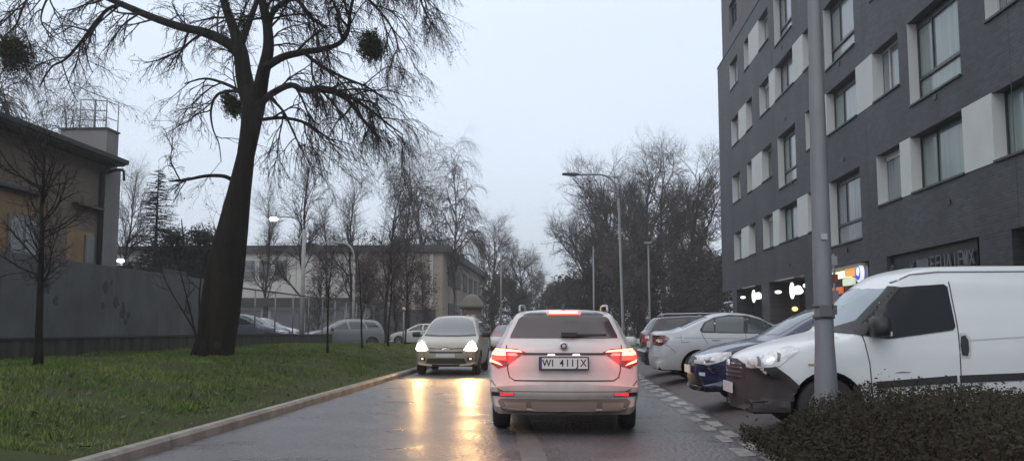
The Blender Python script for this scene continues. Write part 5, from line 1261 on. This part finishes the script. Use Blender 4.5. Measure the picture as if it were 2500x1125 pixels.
cV.add('door_scuff', mat('dark_scuff', (.2, .2, .2), .7), 'side', [(1.62, .70), (1.78, .705), (1.80, .715), (1.70, .72), (1.64, .71)], .003, .05, sides=(1, -1))
cV.wheels()
VX, VY = 2.0, 10.4 + .91
# nose points to -X: local -y (tail) -> +X ; rotation +90deg about z maps local +y to -x
cV.place('white_van', 'white small cargo van parked nose to the road behind the hedge', P_van, (VX, VY, PZ), rad(90), cat='van', scale=1.0)

# ---------- silver-white sedan (tail to the road)
S_TOP = [(.04, .24), (.0, .45), (.03, .64), (.15, .76), (.9, .93), (1.35, 1.0), (1.6, 1.12), (2.05, 1.35), (2.4, 1.44), (2.75, 1.465), (3.1, 1.43), (3.45, 1.31), (3.85, 1.13), (4.0, 1.085), (4.35, 1.06), (4.42, 1.02), (4.43, .85), (4.46, .62), (4.47, .5), (4.44, .32), (4.36, .25)]
S_W = [(.2, .80), (.35, .835), (.55, .86), (.8, .86), (.95, .84), (1.05, .80), (1.2, .73), (1.4, .63), (1.48, .57)]
def side_glass_sedan(c, m):
    c.add('side_window', m, 'side', off=.010, poly=[(1.72, 1.02), (2.1, 1.26), (2.4, 1.36), (2.46, 1.03)], sides=(1, -1))
    c.add('side_window', m, 'side', off=.010, poly=[(2.54, 1.03), (2.50, 1.375), (2.80, 1.38), (3.10, 1.33), (3.13, 1.05)], sides=(1, -1))
    c.add('side_window', m, 'side', off=.010, poly=[(3.16, 1.05), (3.14, 1.315), (3.30, 1.24), (3.40, 1.10), (3.40, 1.06)], sides=(1, -1))
    c.add('window_surround', M_blk, 'side', [(1.64, 1.005), (2.08, 1.29), (2.42, 1.395), (2.80, 1.41), (3.14, 1.345), (3.34, 1.25), (3.46, 1.09), (3.42, 1.035)], .004, sides=(1, -1))
cS = Car(S_TOP, 4.47, S_W, (.86, 3.50), .315, .355, zb=.24, crown_nose=.25, crown_tail=.16, rr_tail=.10, taper_t=.07)
side_glass_sedan(cS, mat('sedan_glass', (.055, .07, .075), .08, spec=.8))
cS.add('rear_window', M_glass, 'top', [(-.56, 3.80), (.56, 3.80), (.50, 3.25), (-.50, 3.25)], .005)
cS.add('windscreen', M_glass, 'top', [(-.58, 1.6), (.58, 1.6), (.52, 2.1), (-.52, 2.1)], .005)
iT = cS.add('tail_light', mat('tail_red_dull', (.14, .012, .018), .15, spec=.8), 'side', [(4.10, .93), (4.22, .98), (4.6, .97), (4.6, .78), (4.28, .76), (4.18, .82)], .010, .03, sides=(1, -1))
for k, sd in zip(iT, (1, -1)): cS.add('clear_insert', M_lens, 'side', [(4.24, .84), (4.32, .83), (4.34, .91), (4.26, .92)], .014, .03, sides=(sd,), parent=k)
cS.seam('side', [(2.49, .36), (2.50, 1.03)], sides=(1, -1)); cS.seam('side', [(3.30, .80), (3.38, .92), (3.43, 1.03)], sides=(1, -1)); cS.seam('side', [(3.98, .62), (4.12, .75), (4.2, .78)], sides=(1, -1))
cS.seam('side', [(3.70, .84), (3.86, .84), (3.86, .98), (3.70, .98), (3.70, .85)][:3], sides=(1, -1), w_=.006)
cS.add('door_handle', P_silver, 'side', [(3.05, .88), (3.22, .885), (3.22, .915), (3.05, .91)], .028, .04, sides=(1, -1))
cS.add('lower_sill', M_blk, 'side', [(1.3, .24), (3.1, .24), (3.1, .29), (1.3, .29)], .006, sides=(1, -1))
mb = MB(); mb.box(-.27, .27, -4.49, -4.46, .72, .84); cS.addmb('number_plate', M_plate, mb)
cS.add('side_pressing', M_seam, 'side', [(2.5, .905), (4.0, .93), (4.0, .935), (2.5, .910)], .002, sides=(1, -1))
cS.wheels()
# tail at X=2.0 facing the road: nose points +X -> rz=-90
cS.place('sedan', 'silver-white saloon parked tail to the road between the blue car and the maroon estate', P_silver, (2.0 + 4.47 * 1.03, 21.5, PZ), rad(-90), scale=1.03, zs=1.05)

# ---------- dark blue hatchback (nose to the road)
B_TOP = [(.05, .22), (.0, .40), (.02, .62), (.12, .74), (.45, .87), (.95, .965), (1.12, 1.03), (1.5, 1.24), (1.85, 1.39), (2.2, 1.455), (2.8, 1.455), (3.5, 1.39), (3.8, 1.22), (4.0, 1.0), (4.08, .8), (4.12, .5), (4.08, .3), (4.0, .24)]
B_W = [(.2, .80), (.35, .84), (.55, .865), (.8, .87), (.92, .85), (1.05, .80), (1.25, .72), (1.4, .64), (1.46, .58)]
def hatch():
    c = Car(B_TOP, 4.12, B_W, (.84, 3.43), .31, .35, zb=.24, crown_nose=.26, crown_tail=.12, taper_n=.12)
    c.add('windscreen', M_glass_lt, 'top', [(-.62, 1.22), (-.3, 1.12), (.3, 1.12), (.62, 1.22), (.54, 1.85), (-.54, 1.85)], .004)
    c.add('side_window', M_glass, 'side', [(1.45, 1.00), (1.9, 1.27), (2.2, 1.37), (2.4, 1.37), (2.42, 1.01)], sides=(1, -1))
    c.add('side_window', M_glass, 'side', [(2.5, 1.02), (2.48, 1.37), (3.0, 1.35), (3.3, 1.2), (3.36, 1.05)], sides=(1, -1))
    c.add('rear_window', M_glass, 'rear', [(-.58, 1.10), (.58, 1.10), (.5, 1.33), (-.5, 1.33)], .006)
    ih = c.add('headlight', M_lens, 'side', [(.02, .62), (.18, .60), (.38, .66), (.50, .74), (.50, .79), (.30, .77), (.05, .70)], .010, .03, sides=(1, -1))
    for k, sd in zip(ih, (1, -1)): c.add('lamp_bowl', M_chrome, 'side', [(.16, .63), (.27, .65), (.27, .71), (.16, .70)], .013, .03, sides=(sd,), parent=k)
    c.add('grille', M_blk, 'front', [(-.35, .62), (.35, .62), (.38, .70), (-.38, .70)], .008)
    c.add('lower_grille', M_blk, 'front', [(-.5, .30), (.5, .30), (.45, .45), (-.45, .45)], .008)
    c.seam('side', [(-.1, .58), (.3, .57), (.48, .60)], sides=(1, -1)); c.seam('side', [(1.35, .36), (1.33, .95)], sides=(1, -1)); c.seam('side', [(2.46, .36), (2.46, 1.0)], sides=(1, -1))
    c.seam('front', [(-.6, .28), (.6, .28)], .012)
    mb = MB(); mb.box(-.26, .26, .005, .025, .47, .58); c.addmb('number_plate', M_plate, mb)
    c.add('fog_light', M_lens, 'side', [(.10, .44), (.17, .44), (.17, .49), (.10, .49)], .008, .03, sides=(1, -1))
    c.wheels(); return c
cB = hatch()
for sd in (1, -1): cB.addmb('mirror', M_blk, mirror_mb(sd, .97, 1.45, 1.0, .10, .07, .07))
cB.place('hatchback', 'dark blue hatchback parked nose to the road between the white van and the silver-white saloon', P_blue, (2.0, 14.9, PZ), rad(90), scale=1.04, zs=1.06)

# ---------- maroon estate (tail to the road), shares the estate shape
cD = estate()
cD.add('rear_window', M_glass, 'rear', [(-.64, 1.17), (.64, 1.17), (.5, 1.44), (-.5, 1.44)], .006)
it = cD.add('tail_light', mat('tail_red_bright', (.35, .03, .03), .15), 'side', [(4.42, .98), (4.55, 1.04), (5.0, 1.05), (5.0, .85), (4.6, .84)], .010, .03, sides=(1, -1))
cD.add('tail_lens', M_lens, 'side', [(4.60, .93), (4.68, .93), (4.68, 1.0), (4.6, 1.0)], .014, .03, sides=(1, -1))
mb = MB(); mb.box(-.27, .27, -4.83, -4.79, .80, .92); cD.addmb('number_plate', M_plate, mb)
for sd in (1, -1):
    mb = MB(); x = sd * .555; mb.tube([(x, -4.25, 1.50), (x, -4.15, 1.57), (x, -2.6, 1.60), (x, -2.45, 1.53)], .016, 6); cD.addmb('roof_rail', M_alloy, mb)
cD.place('estate_car', 'dark maroon estate parked tail to the road, farthest of the parked row on the right', P_dred, (1.98 + 4.865, 24.9, PZ), rad(-90), zs=.985)

# ---------- oncoming MPV with lit headlamps
M_TOP = [(.05, .24), (.0, .42), (.0, .62), (.05, .78), (.16, .90), (.45, 1.0), (.85, 1.08), (1.1, 1.18), (1.55, 1.44), (1.95, 1.60), (2.4, 1.68), (3.2, 1.68), (4.0, 1.60), (4.25, 1.4), (4.42, 1.05), (4.46, .8), (4.47, .5), (4.42, .3), (4.36, .25)]
M_W = [(.2, .82), (.35, .87), (.55, .90), (.8, .905), (.95, .89), (1.1, .85), (1.3, .77), (1.5, .69), (1.62, .62), (1.68, .56)]
def mpv(head):
    c = Car(M_TOP, 4.47, M_W, (.90, 3.63), .325, .365, zb=.24, crown_nose=.26, crown_tail=.1, taper_n=.08, rr_nose=.12, crown_top=.04)
    c.add('windscreen', mat('hazy_windscreen', (.14, .145, .155), .12, spec=.9), 'front', [(-.72, 1.13), (-.3, 1.10), (.3, 1.10), (.72, 1.13), (.66, 1.32), (.56, 1.52), (.40, 1.60), (0, 1.625), (-.40, 1.60), (-.56, 1.52), (-.66, 1.32)], .006)
    c.add('cowl', M_blk, 'front', [(-.74, 1.085), (-.3, 1.065), (.3, 1.065), (.74, 1.085), (.72, 1.13), (.3, 1.10), (-.3, 1.10), (-.72, 1.13)], .010)
    c.add('side_window', M_glass, 'side', [(1.35, 1.10), (1.9, 1.42), (2.2, 1.52), (2.3, 1.12)], sides=(1, -1))
    c.add('side_window', M_glass, 'side', [(2.4, 1.12), (2.32, 1.54), (3.1, 1.55), (3.3, 1.14)], sides=(1, -1))
    c.add('side_window', M_glass, 'side', [(3.4, 1.15), (3.2, 1.54), (3.8, 1.48), (4.05, 1.18)], sides=(1, -1))
    for sd in (1, -1):
        m = lambda pl: [(sd * p[0], p[1]) for p in pl]
        i = c.add('headlight', M_lens, 'front', m([(.47, .70), (.60, .66), (.80, .66), (.86, .72), (.80, .88), (.70, .95), (.62, .92)]), .012, .04)[0]
        c.add('lit_lamp', head, 'front', m([(.49, .70), (.60, .67), (.79, .67), (.845, .73), (.79, .87), (.70, .94), (.63, .91)]), .018, .04, parent=i)
        c.add('fog_recess', M_blk, 'front', m([(.56, .40), (.74, .42), (.72, .50), (.58, .50)]), .008)
        c.add('fog_light', lamp('dim_fog_light', (1, .85, .6), 1.2), 'front', m([(.63, .43), (.69, .43), (.69, .48), (.63, .48)]), .014)
        c.addmb('mirror', M_blk, mirror_mb(sd, 1.01, 1.35, 1.12, .11, .07, .08))
    c.add('grille_line', M_blk, 'front', [(-.46, .735), (-.12, .725), (0, .765), (.12, .725), (.46, .735), (.46, .755), (.12, .745), (0, .785), (-.12, .745), (-.46, .755)], .008, .03)
    c.add('chevron_emblem', M_chrome, 'front', [(-.10, .705), (0, .745), (.10, .705), (.10, .722), (0, .762), (-.10, .722)], .012, .03)
    c.add('upper_grille', M_blk, 'front', [(-.46, .615), (.46, .615), (.46, .66), (-.46, .66)], .008)
    c.add('lower_grille', mat('warm_black_grille', (.03, .025, .022), .6), 'front', [(-.56, .33), (.56, .33), (.50, .47), (-.50, .47)], .008)
    mb = MB(); mb.box(-.26, .26, .003, .02, .50, .60); c.addmb('number_plate', M_plate, mb)
    c.wheels(); return c
cM = mpv(M_head)
MX, MY = -3.16, 25.4
mp_ = cM.place('people_carrier', 'light silver people carrier coming towards the camera with bright headlamps', P_mpv, (MX, MY, 0), rad(180), zs=.985)
for i_, (dx, e_) in enumerate(((-.68, 1.0), (.68, 1.6))):
    l = bpy.data.lights.new('headlamp_beam', 'SPOT'); l.energy = (120, 310)[i_]; l.color = (1, .55, .20); l.spot_size = rad(75); l.spot_blend = .8; l.shadow_soft_size = .07
    o = bpy.data.objects.new('headlamp_beam', l); C.objects.link(o); o.location = (MX + dx, MY - .32, .78)
    v = Vector((1.2, -14, -1.4)); o.rotation_euler = v.to_track_quat('-Z', 'Y').to_euler()
for sx_ in (-.78, .78):
    l = bpy.data.lights.new('brake_lamp_glow', 'POINT'); l.energy = 4; l.color = (1, .05, .03); l.shadow_soft_size = .09
    o = bpy.data.objects.new('brake_lamp_glow', l); C.objects.link(o); o.location = (.03 + sx_, 11.08, .96)
# ---------- cars far ahead
cF = hatch()
for sd in (1, -1): cF.add('lit_lamp', lamp('far_headlamp', (1, .9, .75), 14), 'front', [(sd * .52, .66), (sd * .70, .66), (sd * .70, .76), (sd * .52, .74)], .03, .06)
cF.place('far_hatchback', 'dull red oncoming hatchback with lit headlamps far behind the people carrier', P_red, (-3.15, 52, 0), rad(180))
# ---------- parked cars behind the mesh fence
cG = hatch()
cG.place('parked_car', 'dark grey parked car behind the mesh fence just right of the big trunk', P_grey, (at(712, 800, 43).x, 43, .38), rad(-90), scale=1.0, zs=1.06)
cH = mpv(M_lens)
cH.place('parked_people_carrier', 'pale grey tall parked car behind the mesh fence under the pale lamp post', paint('mid_grey_paint', (.20, .21, .22), .3), (at(735, 800, 46).x, 46.5, .2), rad(118), scale=.92)
cG.place('parked_car', 'white parked car at the end of the low concrete wall left of the people carrier', P_wht2, (at(953, 800, 60).x, 60.5, .12), rad(78), scale=1.0)
cG.place('parked_car', 'white parked car half hidden between the grey car and the tall white car', P_wht2, (at(745, 800, 50).x, 49, .38), rad(-100), scale=1.0)

# ---------- damp air
HZ = mat('damp_air', (.5, .5, .5)); HZ.node_tree.nodes.remove(HZ.node_tree.nodes['Principled BSDF'])
pv = HZ.node_tree.nodes.new('ShaderNodeVolumePrincipled'); pv.inputs['Color'].default_value = (1, 1, 1, 1); pv.inputs['Density'].default_value = .0012; pv.inputs['Anisotropy'].default_value = .35
HZ.node_tree.links.new(pv.outputs[0], HZ.node_tree.nodes['Material Output'].inputs['Volume'])
mb = MB(); mb.box(-401, 401, -61, 1201, -1.03, 45); setp(mb.build('haze', HZ), 'thin damp haze filling the air along the whole street', 'haze', kind='stuff')
